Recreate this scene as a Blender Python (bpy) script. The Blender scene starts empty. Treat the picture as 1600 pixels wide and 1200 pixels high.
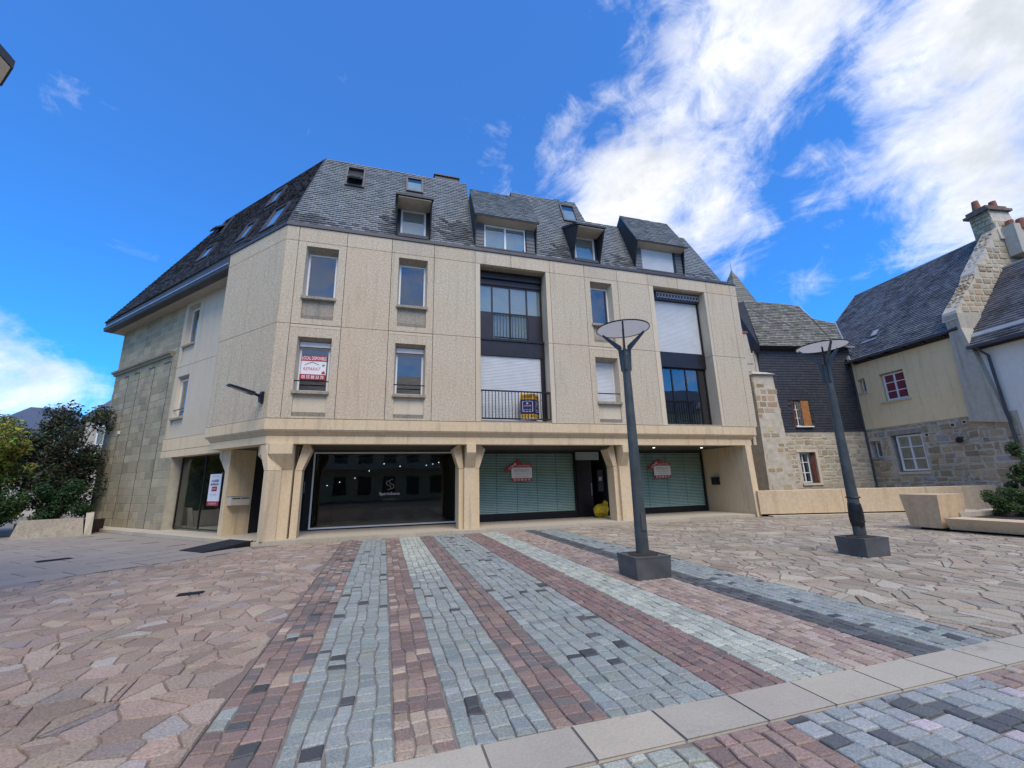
import bpy, math, random
from mathutils import Vector, Matrix
R = math.radians
rnd = random.Random(7)
SC = bpy.context.scene
COL = SC.collection

# ------------------------------------------------------------------ camera
CAM = Vector((3.45151773, -13.90381993, 1.535))
cd = bpy.data.cameras.new('camera'); cam = bpy.data.objects.new('camera', cd); COL.objects.link(cam)
cd.sensor_fit = 'HORIZONTAL'; cd.sensor_width = 36.0; cd.lens = 653.6 / 1600 * 36
cd.clip_start = 0.05; cd.clip_end = 3000
cam.matrix_world = Matrix.Translation(CAM) @ Matrix.Rotation(R(-16.9), 4, 'Z') @ Matrix.Rotation(R(90 + 13.316), 4, 'X') @ Matrix.Rotation(R(-1.3715), 4, 'Z')
SC.camera = cam
SC.view_settings.view_transform = 'Standard'; SC.view_settings.look = 'None'
SC.view_settings.exposure = 0.43; SC.view_settings.gamma = 1.0; SC.view_settings.use_curve_mapping = False
SC.cycles.max_bounces = 7; SC.cycles.diffuse_bounces = 3; SC.cycles.glossy_bounces = 3
SC.cycles.transparent_max_bounces = 12; SC.cycles.sample_clamp_indirect = 6

# ------------------------------------------------------------------ sun and sky
SUN_DIR = Vector((0.06, -0.80, 1.20)).normalized()
SUN_EL = math.asin(SUN_DIR.z); SUN_AZ = math.atan2(SUN_DIR.x, SUN_DIR.y)
sl = bpy.data.lights.new('sun', 'SUN'); sl.energy = 2.35; sl.angle = R(36); sl.color = (1, .875, .70)
so = bpy.data.objects.new('sun', sl); COL.objects.link(so)
so.rotation_euler = SUN_DIR.to_track_quat('Z', 'Y').to_euler(); so.location = (10, -20, 40)

def pix_dir(x, y):
    u, v = (x - 800) / 653.6, -(y - 600) / 653.6
    d = cam.matrix_world.to_3x3() @ Vector((u, v, -1)); return d.normalized()

class NT:
    def __init__(s, tree): s.t = tree; tree.nodes.clear()
    def n(s, ty, ins=None, **kw):
        nd = s.t.nodes.new(ty)
        for k, v in kw.items(): setattr(nd, k, v)
        if ins:
            for k, v in ins.items():
                if hasattr(v, 'is_output') or isinstance(v, bpy.types.NodeSocket): s.t.links.new(v, nd.inputs[k])
                else: nd.inputs[k].default_value = v
        return nd
    def m(s, op, a, b=None, c=None, clamp=False):
        ins = {0: a}
        if b is not None: ins[1] = b
        if c is not None: ins[2] = c
        return s.n('ShaderNodeMath', ins, operation=op, use_clamp=clamp).outputs[0]
    def ramp(s, fac, stops, interp='LINEAR'):
        nd = s.n('ShaderNodeValToRGB', {0: fac}); cr = nd.color_ramp; cr.interpolation = interp
        while len(cr.elements) > len(stops): cr.elements.remove(cr.elements[-1])
        while len(cr.elements) < len(stops): cr.elements.new(0.5)
        for e, (p, c) in zip(cr.elements, stops):
            e.position = p; e.color = c if len(c) == 4 else (*c, 1)
        return nd.outputs[0]
    def mix(s, fac, a, b, mode='MIX'):
        nd = s.n('ShaderNodeMix', data_type='RGBA', blend_type=mode)
        for k, v in ((0, fac), (6, a), (7, b)):
            if isinstance(v, bpy.types.NodeSocket): s.t.links.new(v, nd.inputs[k])
            else: nd.inputs[k].default_value = (*v, 1) if isinstance(v, tuple) and len(v) == 3 else v
        return nd.outputs[2]
    def noise(s, vec, scale, detail=4, rough=.55, dist=0):
        return s.n('ShaderNodeTexNoise', {'Vector': vec, 'Scale': scale, 'Detail': detail, 'Roughness': rough, 'Distortion': dist}).outputs[0]

wd = bpy.data.worlds.new('World'); SC.world = wd; wd.use_nodes = True
w = NT(wd.node_tree)
sky = w.n('ShaderNodeTexSky', sky_type='NISHITA'); sky.sun_disc = False
sky.sun_elevation = SUN_EL; sky.sun_rotation = SUN_AZ; sky.altitude = 300; sky.air_density = 1.0; sky.dust_density = 0.35; sky.ozone_density = 2.6
gv = w.n('ShaderNodeTexCoord').outputs['Generated']
nv = w.n('ShaderNodeVectorMath', {0: gv}, operation='NORMALIZE').outputs[0]
# cloud banks standing at their bearings round the sky: (px, py, half width in degrees, weight)
LOB = [(890, 235, 5, .62), (960, 180, 6, .62), (1000, 300, 8, 1.0), (1060, 200, 9, .95), (1110, 330, 6, .8), (1130, 110, 9, 1.0), (1205, 40, 8, 1.05), (1290, 10, 5.5, .85),
       (1185, 180, 6, .7), (960, 360, 7, .8), (1060, 390, 5, .7), (1180, -40, 9, 1.0), (1270, 60, 7, .8), (820, 235, 4, .2), (750, 200, 4, .2), (535, 38, 3.5, .22), (910, 140, 4, .2),
       (1290, 265, 4, .75), (1350, 255, 4.5, .85), (1420, 190, 5, .9), (1470, 110, 5.5, 1.0), (1565, 50, 9, 1.25), (1510, 200, 7.5, 1.1), (1600, 210, 8, 1.2), (1550, 290, 5, .8), (1450, 270, 5, .8),
       (1590, 350, 3.5, .75), (1385, 355, 3, .3), (1250, 435, 3.5, .3), (1450, 310, 5, .35), (1500, 350, 6, .25),
       (10, 595, 4.5, .8), (55, 615, 3.5, .6), (-60, 590, 6, .8)]
cov = None
for (px, py, wdg, wt) in LOB:
    dd = pix_dir(px, py)
    dt = w.n('ShaderNodeVectorMath', {0: nv, 1: tuple(dd)}, operation='DOT_PRODUCT').outputs[1]
    k = 1.0 / (R(wdg * .92) ** 2)
    e = w.m('MULTIPLY', w.m('EXPONENT', w.m('MULTIPLY', w.m('SUBTRACT', dt, 1.0), k)), wt)
    cov = e if cov is None else w.m('SMOOTH_MAX', cov, e, .12)
# unseen scattered cloud added behind the camera to whiten the ambient light
back = w.n('ShaderNodeVectorMath', {0: nv, 1: (-.28, -.95, .12)}, operation='DOT_PRODUCT').outputs[1]
cov = w.m('ADD', cov, w.m('MULTIPLY', w.m('GREATER_THAN', back, -.1), w.m('MULTIPLY', w.m('ADD', back, .1), .62)))
rot = w.n('ShaderNodeMapping', {'Vector': nv, 'Rotation': (0.3, R(38), R(20)), 'Scale': (1, 1, 2.1)}).outputs[0]
n1 = w.noise(rot, 3.6, 12, .62, .5)
n2 = w.noise(nv, 11, 10, .65, .8)
nn_ = w.m('ADD', w.m('MULTIPLY', n1, .72), w.m('MULTIPLY', n2, .38))
dens = w.m('ADD', w.m('MULTIPLY', w.m('MINIMUM', cov, 1.15), .62), w.m('MULTIPLY', w.m('SUBTRACT', nn_, .56), 1.55))
cover = w.ramp(w.m('SUBTRACT', dens, .20), [(0, (0, 0, 0)), (.14, (.24, .24, .24)), (.34, (.86, .86, .86)), (.5, (1, 1, 1))], 'B_SPLINE')
n3 = w.noise(rot, 5.5, 8, .6, .3)
thick = w.m('ADD', w.m('SUBTRACT', dens, .36), w.m('MULTIPLY', w.m('SUBTRACT', n3, .5), 1.5))
ccol = w.ramp(thick, [(0, (9.2, 9.2, 9.2)), (.16, (7.6, 7.7, 7.9)), (.4, (5.9, 6.2, 6.6)), (.8, (4.3, 4.7, 5.2))], 'LINEAR')
skyc = w.mix(1.0, sky.outputs[0], (.09, 1.08, 2.12), 'MULTIPLY')
fin = w.mix(cover, skyc, ccol)
bg = w.n('ShaderNodeBackground', {'Color': fin, 'Strength': 0.1})
w.n('ShaderNodeOutputWorld', {'Surface': bg.outputs[0]})

# ------------------------------------------------------------------ materials
def mat(name):
    m = bpy.data.materials.new(name); m.use_nodes = True; return m, NT(m.node_tree)
def pos(t): return t.n('ShaderNodeNewGeometry').outputs['Position']
def finish(t, col, rough=.8, bump=None, bstr=.3, bdist=.01, metal=0, spec=.4, **kw):
    ins = {'Base Color': col if not isinstance(col, tuple) else (*col, 1), 'Roughness': rough, 'Metallic': metal, 'Specular IOR Level': spec}
    ins.update(kw)
    if bump is not None:
        ins['Normal'] = t.n('ShaderNodeBump', {'Strength': bstr, 'Distance': bdist, 'Height': bump}).outputs[0]
    b = t.n('ShaderNodeBsdfPrincipled', ins)
    t.n('ShaderNodeOutputMaterial', {'Surface': b.outputs[0]}); return b
def attr(t, name='Col'): return t.n('ShaderNodeAttribute', attribute_name=name).outputs[0]

def m_aggregate(name, c, grain=1.0, streak=.5, spots=17, pebble=True):
    m, t = mat(name); p = pos(t)
    big = t.noise(p, .55, 5, .6); mid = t.noise(p, 3.3, 6, .65)
    fine = t.noise(p, spots, 3, .75)
    st = t.noise(t.n('ShaderNodeMapping', {'Vector': p, 'Scale': (2.6, 2.6, .22)}).outputs[0], 2.2, 6, .6)
    col = t.mix(t.ramp(fine, [(.34, (0, 0, 0)), (.66, (1, 1, 1))]), tuple(x * (1 - .34 * grain) for x in c), tuple(min(1, x * (1 + .24 * grain)) for x in c))
    col = t.mix(t.m('MULTIPLY', t.ramp(big, [(.42, (0, 0, 0)), (.7, (1, 1, 1))]), .35), col, (c[0] * .98, c[1] * .85, c[2] * .72), 'MIX')
    col = t.mix(t.m('MULTIPLY', t.ramp(mid, [(.5, (0, 0, 0)), (.8, (1, 1, 1))]), .25), col, tuple(x * .68 for x in c))
    col = t.mix(t.m('MULTIPLY', t.ramp(st, [(.52, (0, 0, 0)), (.76, (1, 1, 1))]), streak), col, tuple(x * .52 for x in c))
    tint = t.n('ShaderNodeObjectInfo').outputs['Color']
    col = t.mix(1.0, col, tint, 'MULTIPLY')
    vo = t.n('ShaderNodeTexVoronoi', {'Vector': p, 'Scale': 46}).outputs[0]
    bmp = t.m('ADD', t.m('MULTIPLY', vo, .6 if pebble else .1), t.m('MULTIPLY', mid, .5))
    finish(t, col, .9, bmp, .5 if pebble else .25, .012)
    return m

def m_plain(name, c, rough=.6, var=.12, scale=3, metal=0, spec=.4, bump=.15, fine=40):
    m, t = mat(name); p = pos(t)
    a = t.noise(p, scale, 6, .6); b = t.noise(p, fine, 3, .6)
    col = t.mix(t.ramp(a, [(.3, (0, 0, 0)), (.7, (1, 1, 1))]), tuple(x * (1 - var) for x in c), tuple(min(1, x * (1 + var)) for x in c))
    rg = t.m('ADD', t.m('MULTIPLY', t.m('SUBTRACT', a, .5), .2), rough)
    finish(t, col, rg, b, bump, .004, metal, spec); return m

def m_attr(name, rough=.75, grain=.3, gscale=90, big=.15, bump=.35, bd=.006, spec=.4, speck=None, moss=None, bigscale=1.3):
    """stone, slate or brick whose own colour comes with each piece"""
    m, t = mat(name); p = pos(t); c = attr(t)
    a = t.noise(p, gscale, 4, .75); g = t.noise(p, bigscale, 6, .65)
    k = t.m('ADD', t.m('ADD', 1 - grain * .5 - big * .5, t.m('MULTIPLY', t.ramp(a, [(.32, (0, 0, 0)), (.68, (1, 1, 1))]), grain)), t.m('MULTIPLY', g, big))
    col = t.n('ShaderNodeVectorMath', {0: c, 3: k}, operation='SCALE').outputs[0]
    if speck:
        v = t.noise(p, speck[0], 2, .6)
        col = t.mix(t.ramp(v, [(.6, (0, 0, 0)), (.68, (1, 1, 1))]), col, speck[1])
    if moss:
        v = t.noise(p, moss[0], 8, .7, .4)
        col = t.mix(t.m('MULTIPLY', t.ramp(v, [(moss[1], (0, 0, 0)), (moss[1] + .12, (1, 1, 1))]), moss[3]), col, moss[2])
    rg = t.m('ADD', rough, t.m('MULTIPLY', t.m('SUBTRACT', g, .5), .25))
    finish(t, col, rg, t.m('ADD', a, t.m('MULTIPLY', g, .5)), bump, bd, 0, spec); return m

def m_glass(name, tint=(.84, .88, .87), refl=1.0, ior=1.62, add=.04):
    m, t = mat(name)
    p = pos(t); wv = t.noise(p, .9, 2, .5)
    bmp = t.n('ShaderNodeBump', {'Strength': .05, 'Distance': .05, 'Height': wv}).outputs[0]
    fr = t.n('ShaderNodeFresnel', {'IOR': ior, 'Normal': bmp}).outputs[0]
    tr = t.n('ShaderNodeBsdfTransparent', {'Color': (*tint, 1)})
    gl = t.n('ShaderNodeBsdfGlossy', {'Color': (refl, refl, refl, 1), 'Roughness': .015, 'Normal': bmp})
    fz = t.m('SUBTRACT', 1.0, t.n('ShaderNodeNewGeometry').outputs['Backfacing'])
    mx = t.n('ShaderNodeMixShader', {0: t.m('MULTIPLY', fz, t.m('MINIMUM', t.m('ADD', t.m('MULTIPLY', fr, 1.7), add), 1.0)), 1: tr.outputs[0], 2: gl.outputs[0]})
    t.n('ShaderNodeOutputMaterial', {'Surface': mx.outputs[0]}); return m

def m_leaf(name):
    m, t = mat(name); c = attr(t)
    o = t.noise(pos(t), 1.2, 4, .6)
    col = t.n('ShaderNodeVectorMath', {0: c, 3: t.m('ADD', .7, t.m('MULTIPLY', o, .6))}, operation='SCALE').outputs[0]
    d = t.n('ShaderNodeBsdfPrincipled', {'Base Color': col, 'Roughness': .5, 'Specular IOR Level': .3})
    tl = t.n('ShaderNodeBsdfTranslucent', {'Color': col})
    mx = t.n('ShaderNodeMixShader', {0: .25, 1: d.outputs[0], 2: tl.outputs[0]})
    t.n('ShaderNodeOutputMaterial', {'Surface': mx.outputs[0]}); return m

def m_emit(name, c, s):
    m, t = mat(name); e = t.n('ShaderNodeEmission', {'Color': (*c, 1), 'Strength': s})
    t.n('ShaderNodeOutputMaterial', {'Surface': e.outputs[0]}); return m

M = {}
M['agg'] = m_aggregate('exposed_aggregate', (.56, .49, .375), .8, .5)
M['agg_smooth'] = m_aggregate('pale_cast_stone', (.62, .545, .41), .5, .3, 40, False)
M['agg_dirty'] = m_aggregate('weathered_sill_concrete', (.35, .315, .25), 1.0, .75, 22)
M['cornice'] = m_aggregate('cast_cornice', (.66, .53, .345), .25, .6, 14, False)
M['slabc'] = m_aggregate('slab_concrete', (.47, .42, .33), .5, .4, 30, False)
M['tanwall'] = m_aggregate('tan_concrete', (.60, .475, .315), .35, .5, 9, False)
M['render_cream'] = m_aggregate('cream_render', (.88, .68, .39), .08, .45, 5, False)
M['render_white'] = m_aggregate('white_render', (.84, .79, .69), .08, .2, 5, False)
M['render_grey'] = m_aggregate('weathered_render', (.50, .46, .375), .3, .7, 6, False)
M['soffit'] = m_plain('soffit_boards', (.42, .38, .31), .8)
M['wall2'] = m_aggregate('smooth_grey_render', (.56, .49, .37), .25, .3, 30, False)
M['stone_green'] = m_attr('green_grey_stone', .85, .3, 34, .35, .3, .008, .3, None, (1.1, .56, (.16, .145, .10), .55))
M['rubble'] = m_attr('rubble_stone', .9, .4, 26, .5, .6, .02, .25, None, (2.2, .6, (.10, .10, .085), .6))
M['moss'] = m_aggregate('mossy_concrete', (.20, .18, .14), 1.3, .8, 26)
M['mortar_pale'] = m_plain('lime_mortar', (.50, .45, .36), .95, .2, 4)
M['mortar_dark'] = m_plain('dark_joint', (.05, .047, .042), .95, .2, 8)
M['mortar_stone'] = m_plain('stone_joint', (.46, .43, .34), .95, .15, 4)
M['joint_sand'] = m_plain('sand_joint', (.19, .17, .145), .95, .3, 3)
M['slate'] = m_attr('roof_slate', .42, .25, 30, .3, .25, .004, .75, None, (.9, .62, (.045, .043, .035), .65))
M['slate_dark'] = m_attr('dark_slate', .6, .25, 30, .3, .3, .004, .5, None, (1.6, .6, (.03, .032, .024), .6))
M['slate_mott'] = m_attr('mottled_slate', .5, .3, 22, .9, .35, .006, .6, None, (1.5, .50, (.030, .030, .028), .85), 1.1)
M['slate_old'] = m_attr('old_slate', .62, .35, 30, .4, .4, .006, .45, None, (3.2, .50, (.115, .112, .075), .75))
M['clad'] = m_attr('slate_cladding', .55, .2, 30, .25, .2, .003, .5)
M['zinc'] = m_plain('zinc_sheet', (.075, .08, .09), .65, .2, 2, .1, .35, .08)
M['zinc_light'] = m_plain('new_zinc', (.33, .36, .39), .45, .15, 2, .6, .6, .08)
M['gutter'] = m_plain('dark_gutter', (.075, .072, .08), .5, .2, 2, .3)
M['roofcore'] = m_plain('roof_felt', (.03, .03, .033), .9)
M['white'] = m_plain('white_pvc', (.74, .745, .73), .4, .05, 4)
M['shutter'] = m_plain('white_shutter', (.66, .69, .71), .45, .06, 2)
M['brownframe'] = m_plain('dark_bronze_aluminium', (.022, .018, .020), .35, .2, 3, .3, .6)
M['black'] = m_plain('black_steel', (.018, .019, .022), .4, .2, 5, .4, .5)
M['lamp'] = m_plain('lamp_grey_paint', (.075, .088, .09), .42, .25, 5, .35, .5, .2, 30)
M['lampbox'] = m_plain('lamp_box_paint', (.085, .09, .093), .5, .3, 3, .1, .5, .4, 25)
def m_disc():
    m, t = mat('lamp_disc'); d = t.n('ShaderNodeBsdfPrincipled', {'Base Color': (.45, .44, .42, 1), 'Roughness': .4}); tl = t.n('ShaderNodeBsdfTranslucent', {'Color': (.50, .49, .48, 1)})
    t.n('ShaderNodeOutputMaterial', {'Surface': t.n('ShaderNodeMixShader', {0: .45, 1: d.outputs[0], 2: tl.outputs[0]}).outputs[0]}); return m
M['disc'] = m_disc()
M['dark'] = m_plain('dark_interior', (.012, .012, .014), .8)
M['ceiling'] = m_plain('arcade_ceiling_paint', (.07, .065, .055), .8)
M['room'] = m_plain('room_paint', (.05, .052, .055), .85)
M['glass'] = m_glass('window_glass')
M['glass_shop'] = m_glass('shop_glass', (.90, .97, .93), .75, 1.5, .0)
M['blind'] = m_plain('green_blind', (.74, .80, .75), .5, .06, 3)
M['frost'] = m_plain('frosted_pane', (.34, .385, .40), .35, .08, 2)
M['red'] = m_plain('red_print', (.38, .03, .04), .4, .04)
M['grey_curtain'] = m_plain('grey_curtain', (.22, .25, .24), .8, .3, 4)
M['redcurt'] = m_plain('red_curtain', (.48, .03, .07), .8, .15, 9)
M['whitep'] = m_plain('white_print', (.78, .78, .80), .4, .03)
M['greyp'] = m_plain('grey_print', (.40, .40, .42), .4, .03)
M['blue'] = m_plain('blue_print', (.018, .022, .13), .4, .04)
M['yellow'] = m_plain('yellow_print', (.80, .43, .02), .4, .04)
M['yellowbag'] = m_plain('yellow_plastic', (.62, .43, .02), .45, .1, 8)
M['blackp'] = m_plain('black_print', (.02, .02, .025), .4, .04)
M['green'] = m_plain('green_print', (.08, .35, .06), .5, .04)
M['wood_red'] = m_plain('red_brown_wood', (.13, .035, .018), .6, .3, 6)
M['wood_orange'] = m_plain('orange_wood', (.36, .15, .045), .6, .25, 6)
M['ramp'] = m_plain('rubber_mat', (.018, .02, .023), .75, .2, 5, 0, .3, .5, 60)
M['letter'] = m_plain('letterbox_paint', (.50, .47, .40), .5, .06)
M['capstone'] = m_plain('chimney_cap_stone', (.17, .12, .10), .95, .4, 4)
M['terra'] = m_plain('terracotta', (.28, .10, .06), .8, .2, 6)
M['soil'] = m_plain('soil', (.035, .026, .018), .95, .3, 6)
M['bark'] = m_plain('bark', (.06, .045, .032), .95, .3, 9, 0, .2, .8, 20)
M['leaf'] = m_leaf('leaves')
M['grass'] = m_plain('distant_ground', (.07, .085, .04), .95, .3, .05)
M['granite'] = m_attr('granite_sett', .60, .75, 70, .30, .5, .006, .45, None, (1.7, .66, (.07, .06, .05), .35))
M['porph'] = m_attr('porphyry_flag', .64, .8, 55, .8, .55, .008, .4, None, (1.0, .60, (.075, .06, .055), .4), .7)
M['kerb'] = m_attr('kerb_stone', .8, .22, 60, .35, .3, .004, .35, None, (2.5, .6, (.13, .12, .10), .5))
M['tarmac'] = m_aggregate('grey_paving', (.285, .25, .215), .35, .3, 20, False)
M['sandbase'] = m_aggregate('pink_sand_bed', (.21, .165, .14), .6, .2, 30, False)
M['led'] = m_emit('small_spot', (1, .95, .85), 3)

# ------------------------------------------------------------------ mesh helpers
class Fr:
    """local frame: a along, b into the wall, z up"""
    def __init__(s, o, ux, uy, uz=(0, 0, 1)):
        s.o = Vector(o if len(o) == 3 else (*o, 0)); s.x = Vector(ux if len(ux) == 3 else (*ux, 0)); s.y = Vector(uy if len(uy) == 3 else (*uy, 0)); s.z = Vector(uz)
        s.flip = s.x.cross(s.y).dot(s.z) < 0
    def __call__(s, p): return s.o + s.x * p[0] + s.y * p[1] + s.z * p[2]
WORLD = Fr((0, 0), (1, 0), (0, 1))
CH = Fr((0, 0), (-.68200, .73135), (.73135, .68200))        # chamfered wing: a along the wing, b inward
KX, KY = 27.745, 1.934
DK = Fr((KX, KY), (-.98741, .15816), (.15816, .98741))      # dark slate house: a leftwards from the corner, b inward
CR = Fr((KX, KY), (-.15816, -.98741), (.98741, -.15816))    # cream house: a toward the camera, b inward
SLP = R(68.7)
def slope_of(fr, b0, z0, ang):
    """frame on a roof slope over a wall frame: x along, z up the slope, y OUTWARD normal is -y"""
    o = fr((0, b0, z0)); up = fr.y * math.cos(ang) + Vector((0, 0, math.sin(ang))); nrm = fr.y * math.sin(ang) - Vector((0, 0, math.cos(ang)))
    return Fr(o, fr.x, nrm, up)

class MB:
    def __init__(s, fr=WORLD): s.v = []; s.f = []; s.c = []; s.fr = fr; s.cc = (1, 1, 1)
    def pt(s, p): s.v.append(tuple(s.fr(p))); return len(s.v) - 1
    def face(s, idx): s.f.append(tuple(reversed(idx)) if s.fr.flip else tuple(idx)); s.c.append(s.cc)
    def quad(s, a, b, c, d): s.face([s.pt(a), s.pt(b), s.pt(c), s.pt(d)])
    def poly(s, pts): s.face([s.pt(p) for p in pts])
    def box(s, x0, x1, y0, y1, z0, z1):
        i = [s.pt(p) for p in ((x0, y0, z0), (x1, y0, z0), (x1, y1, z0), (x0, y1, z0), (x0, y0, z1), (x1, y0, z1), (x1, y1, z1), (x0, y1, z1))]
        for q in ((0, 3, 2, 1), (4, 5, 6, 7), (0, 1, 5, 4), (1, 2, 6, 5), (2, 3, 7, 6), (3, 0, 4, 7)): s.face([i[k] for k in q])
        return s
    def hexa(s, bot, top):
        n = len(bot); i = [s.pt(p) for p in bot]; j = [s.pt(p) for p in top]
        s.face(list(reversed(i))); s.face(j)
        for k in range(n): s.face([i[k], i[(k + 1) % n], j[(k + 1) % n], j[k]])
        return s
    def prism(s, pts, z0, z1): return s.hexa([(x, y, z0) for x, y in pts], [(x, y, z1) for x, y in pts])
    def prism_y(s, pts, y0, y1):        # outline in (x,z), extruded in y
        return s.hexa([(x, y0, z) for x, z in pts], [(x, y1, z) for x, z in pts])
    def prism_x(s, pts, x0, x1):        # outline in (y,z), extruded in x
        return s.hexa([(x0, y, z) for y, z in pts], [(x1, y, z) for y, z in pts])
    def tube(s, a, b, r0, r1=None, n=12, cap=True):
        r1 = r0 if r1 is None else r1; a = Vector(a); b = Vector(b); d = (b - a).normalized()
        u = d.orthogonal().normalized(); v = d.cross(u)
        A = [s.pt(a + (u * math.cos(k * math.tau / n) + v * math.sin(k * math.tau / n)) * r0) for k in range(n)]
        B = [s.pt(b + (u * math.cos(k * math.tau / n) + v * math.sin(k * math.tau / n)) * r1) for k in range(n)]
        for k in range(n): s.face([A[k], A[(k + 1) % n], B[(k + 1) % n], B[k]])
        if cap: s.face(list(reversed(A))); s.face(B)
        return s
    def lathe(s, c, prof, n=24):
        rings = [[s.pt((c[0] + r * math.cos(k * math.tau / n), c[1] + r * math.sin(k * math.tau / n), c[2] + z)) for k in range(n)] for r, z in prof]
        for A, B in zip(rings, rings[1:]):
            for k in range(n): s.face([A[k], A[(k + 1) % n], B[(k + 1) % n], B[k]])
        s.face(list(reversed(rings[0]))); s.face(rings[-1]); return s
    def build(s, name, m, parent=None, kind=None, smooth=False, tint=None, recalc=False):
        me = bpy.data.meshes.new(name); me.from_pydata(s.v, [], s.f)
        if any(c != (1, 1, 1) for c in s.c):
            at = me.attributes.new('Col', 'FLOAT_COLOR', 'CORNER'); buf = []
            for f, c in zip(s.f, s.c): buf += [c[0], c[1], c[2], 1.0] * len(f)
            at.data.foreach_set('color', buf)
        if smooth: me.polygons.foreach_set('use_smooth', [True] * len(s.f))
        if m is not None: me.materials.append(M[m] if isinstance(m, str) else m)
        ob = bpy.data.objects.new(name, me); COL.objects.link(ob)
        if parent is not None: ob.parent = parent; ob.matrix_parent_inverse = parent.matrix_world.inverted()
        if kind: ob['kind'] = kind
        if tint: ob.color = (*tint, 1)
        if name != 'x' and smooth: pass
        return ob

def tag(o, label=None, cat=None, group=None, kind=None):
    if label: o['label'] = label
    if cat: o['category'] = cat
    if group: o['group'] = group
    if kind: o['kind'] = kind
    return o
def thing(name, loc, label, cat, group=None):
    o = bpy.data.objects.new(name, None); COL.objects.link(o); o.empty_display_size = .3
    o.matrix_world = Matrix.Translation(Vector(loc)); return tag(o, label, cat, group)
def bx(name, m, parent, x0, x1, y0, y1, z0, z1, fr=WORLD, **kw): return MB(fr).box(x0, x1, y0, y1, z0, z1).build(name, m, parent, **kw)

def wall_holes(mb, u0, u1, z0, z1, holes, b0, b1):
    """slab between depth b0 (front) and b1 with rectangular holes (u0,u1,z0,z1)"""
    us = sorted({u0, u1, *[h[0] for h in holes], *[h[1] for h in holes]}); zs = sorted({z0, z1, *[h[2] for h in holes], *[h[3] for h in holes]})
    us = [u for u in us if u0 <= u <= u1]; zs = [z for z in zs if z0 <= z <= z1]
    def solid(i, j):
        if i < 0 or j < 0 or i >= len(us) - 1 or j >= len(zs) - 1: return False
        a, b = (us[i] + us[i + 1]) / 2, (zs[j] + zs[j + 1]) / 2
        return not any(h[0] < a < h[1] and h[2] < b < h[3] for h in holes)
    for i in range(len(us) - 1):
        for j in range(len(zs) - 1):
            if not solid(i, j): continue
            a, b, c, d = us[i], us[i + 1], zs[j], zs[j + 1]
            mb.quad((a, b0, c), (b, b0, c), (b, b0, d), (a, b0, d)); mb.quad((b, b1, c), (a, b1, c), (a, b1, d), (b, b1, d))
            if not solid(i - 1, j): mb.quad((a, b1, c), (a, b0, c), (a, b0, d), (a, b1, d))
            if not solid(i + 1, j): mb.quad((b, b0, c), (b, b1, c), (b, b1, d), (b, b0, d))
            if not solid(i, j - 1): mb.quad((a, b1, c), (b, b1, c), (b, b0, c), (a, b0, c))
            if not solid(i, j + 1): mb.quad((a, b0, d), (b, b0, d), (b, b1, d), (a, b1, d))
    return mb

def clip(poly, cl):
    """convex clip in 2D; cl counter-clockwise"""
    for k in range(len(cl)):
        ax, ay = cl[k]; bx_, by = cl[(k + 1) % len(cl)]; out = []
        ex, ey = bx_ - ax, by - ay
        dd = [ex * (y - ay) - ey * (x - ax) for x, y in poly]
        for i in range(len(poly)):
            j = (i + 1) % len(poly)
            if dd[i] >= 0: out.append(poly[i])
            if (dd[i] >= 0) != (dd[j] >= 0):
                q = dd[i] / (dd[i] - dd[j]); out.append((poly[i][0] + (poly[j][0] - poly[i][0]) * q, poly[i][1] + (poly[j][1] - poly[i][1]) * q))
        poly = out
        if len(poly) < 3: return []
    return poly

def jit(c, a, r=rnd):
    k = 1 + r.uniform(-a, a); return tuple(max(0.004, x * k * (1 + r.uniform(-a, a) * .18)) for x in c)

def emit_pieces(name, pieces, fr, m, parent, limit=300, kind_parent=None):
    """pieces: (distance key, color, function(mb)); nearest as objects, the rest joined"""
    pieces.sort(key=lambda q: q[0])
    for k, (dist, c, fn) in enumerate(pieces[:limit]):
        mb = MB(fr); mb.cc = c; fn(mb); mb.build(name, m, parent)
    if len(pieces) > limit:
        mb = MB(fr)
        for dist, c, fn in pieces[limit:]: mb.cc = c; fn(mb)
        mb.build(name + 's', m, parent, kind='stuff')

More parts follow.
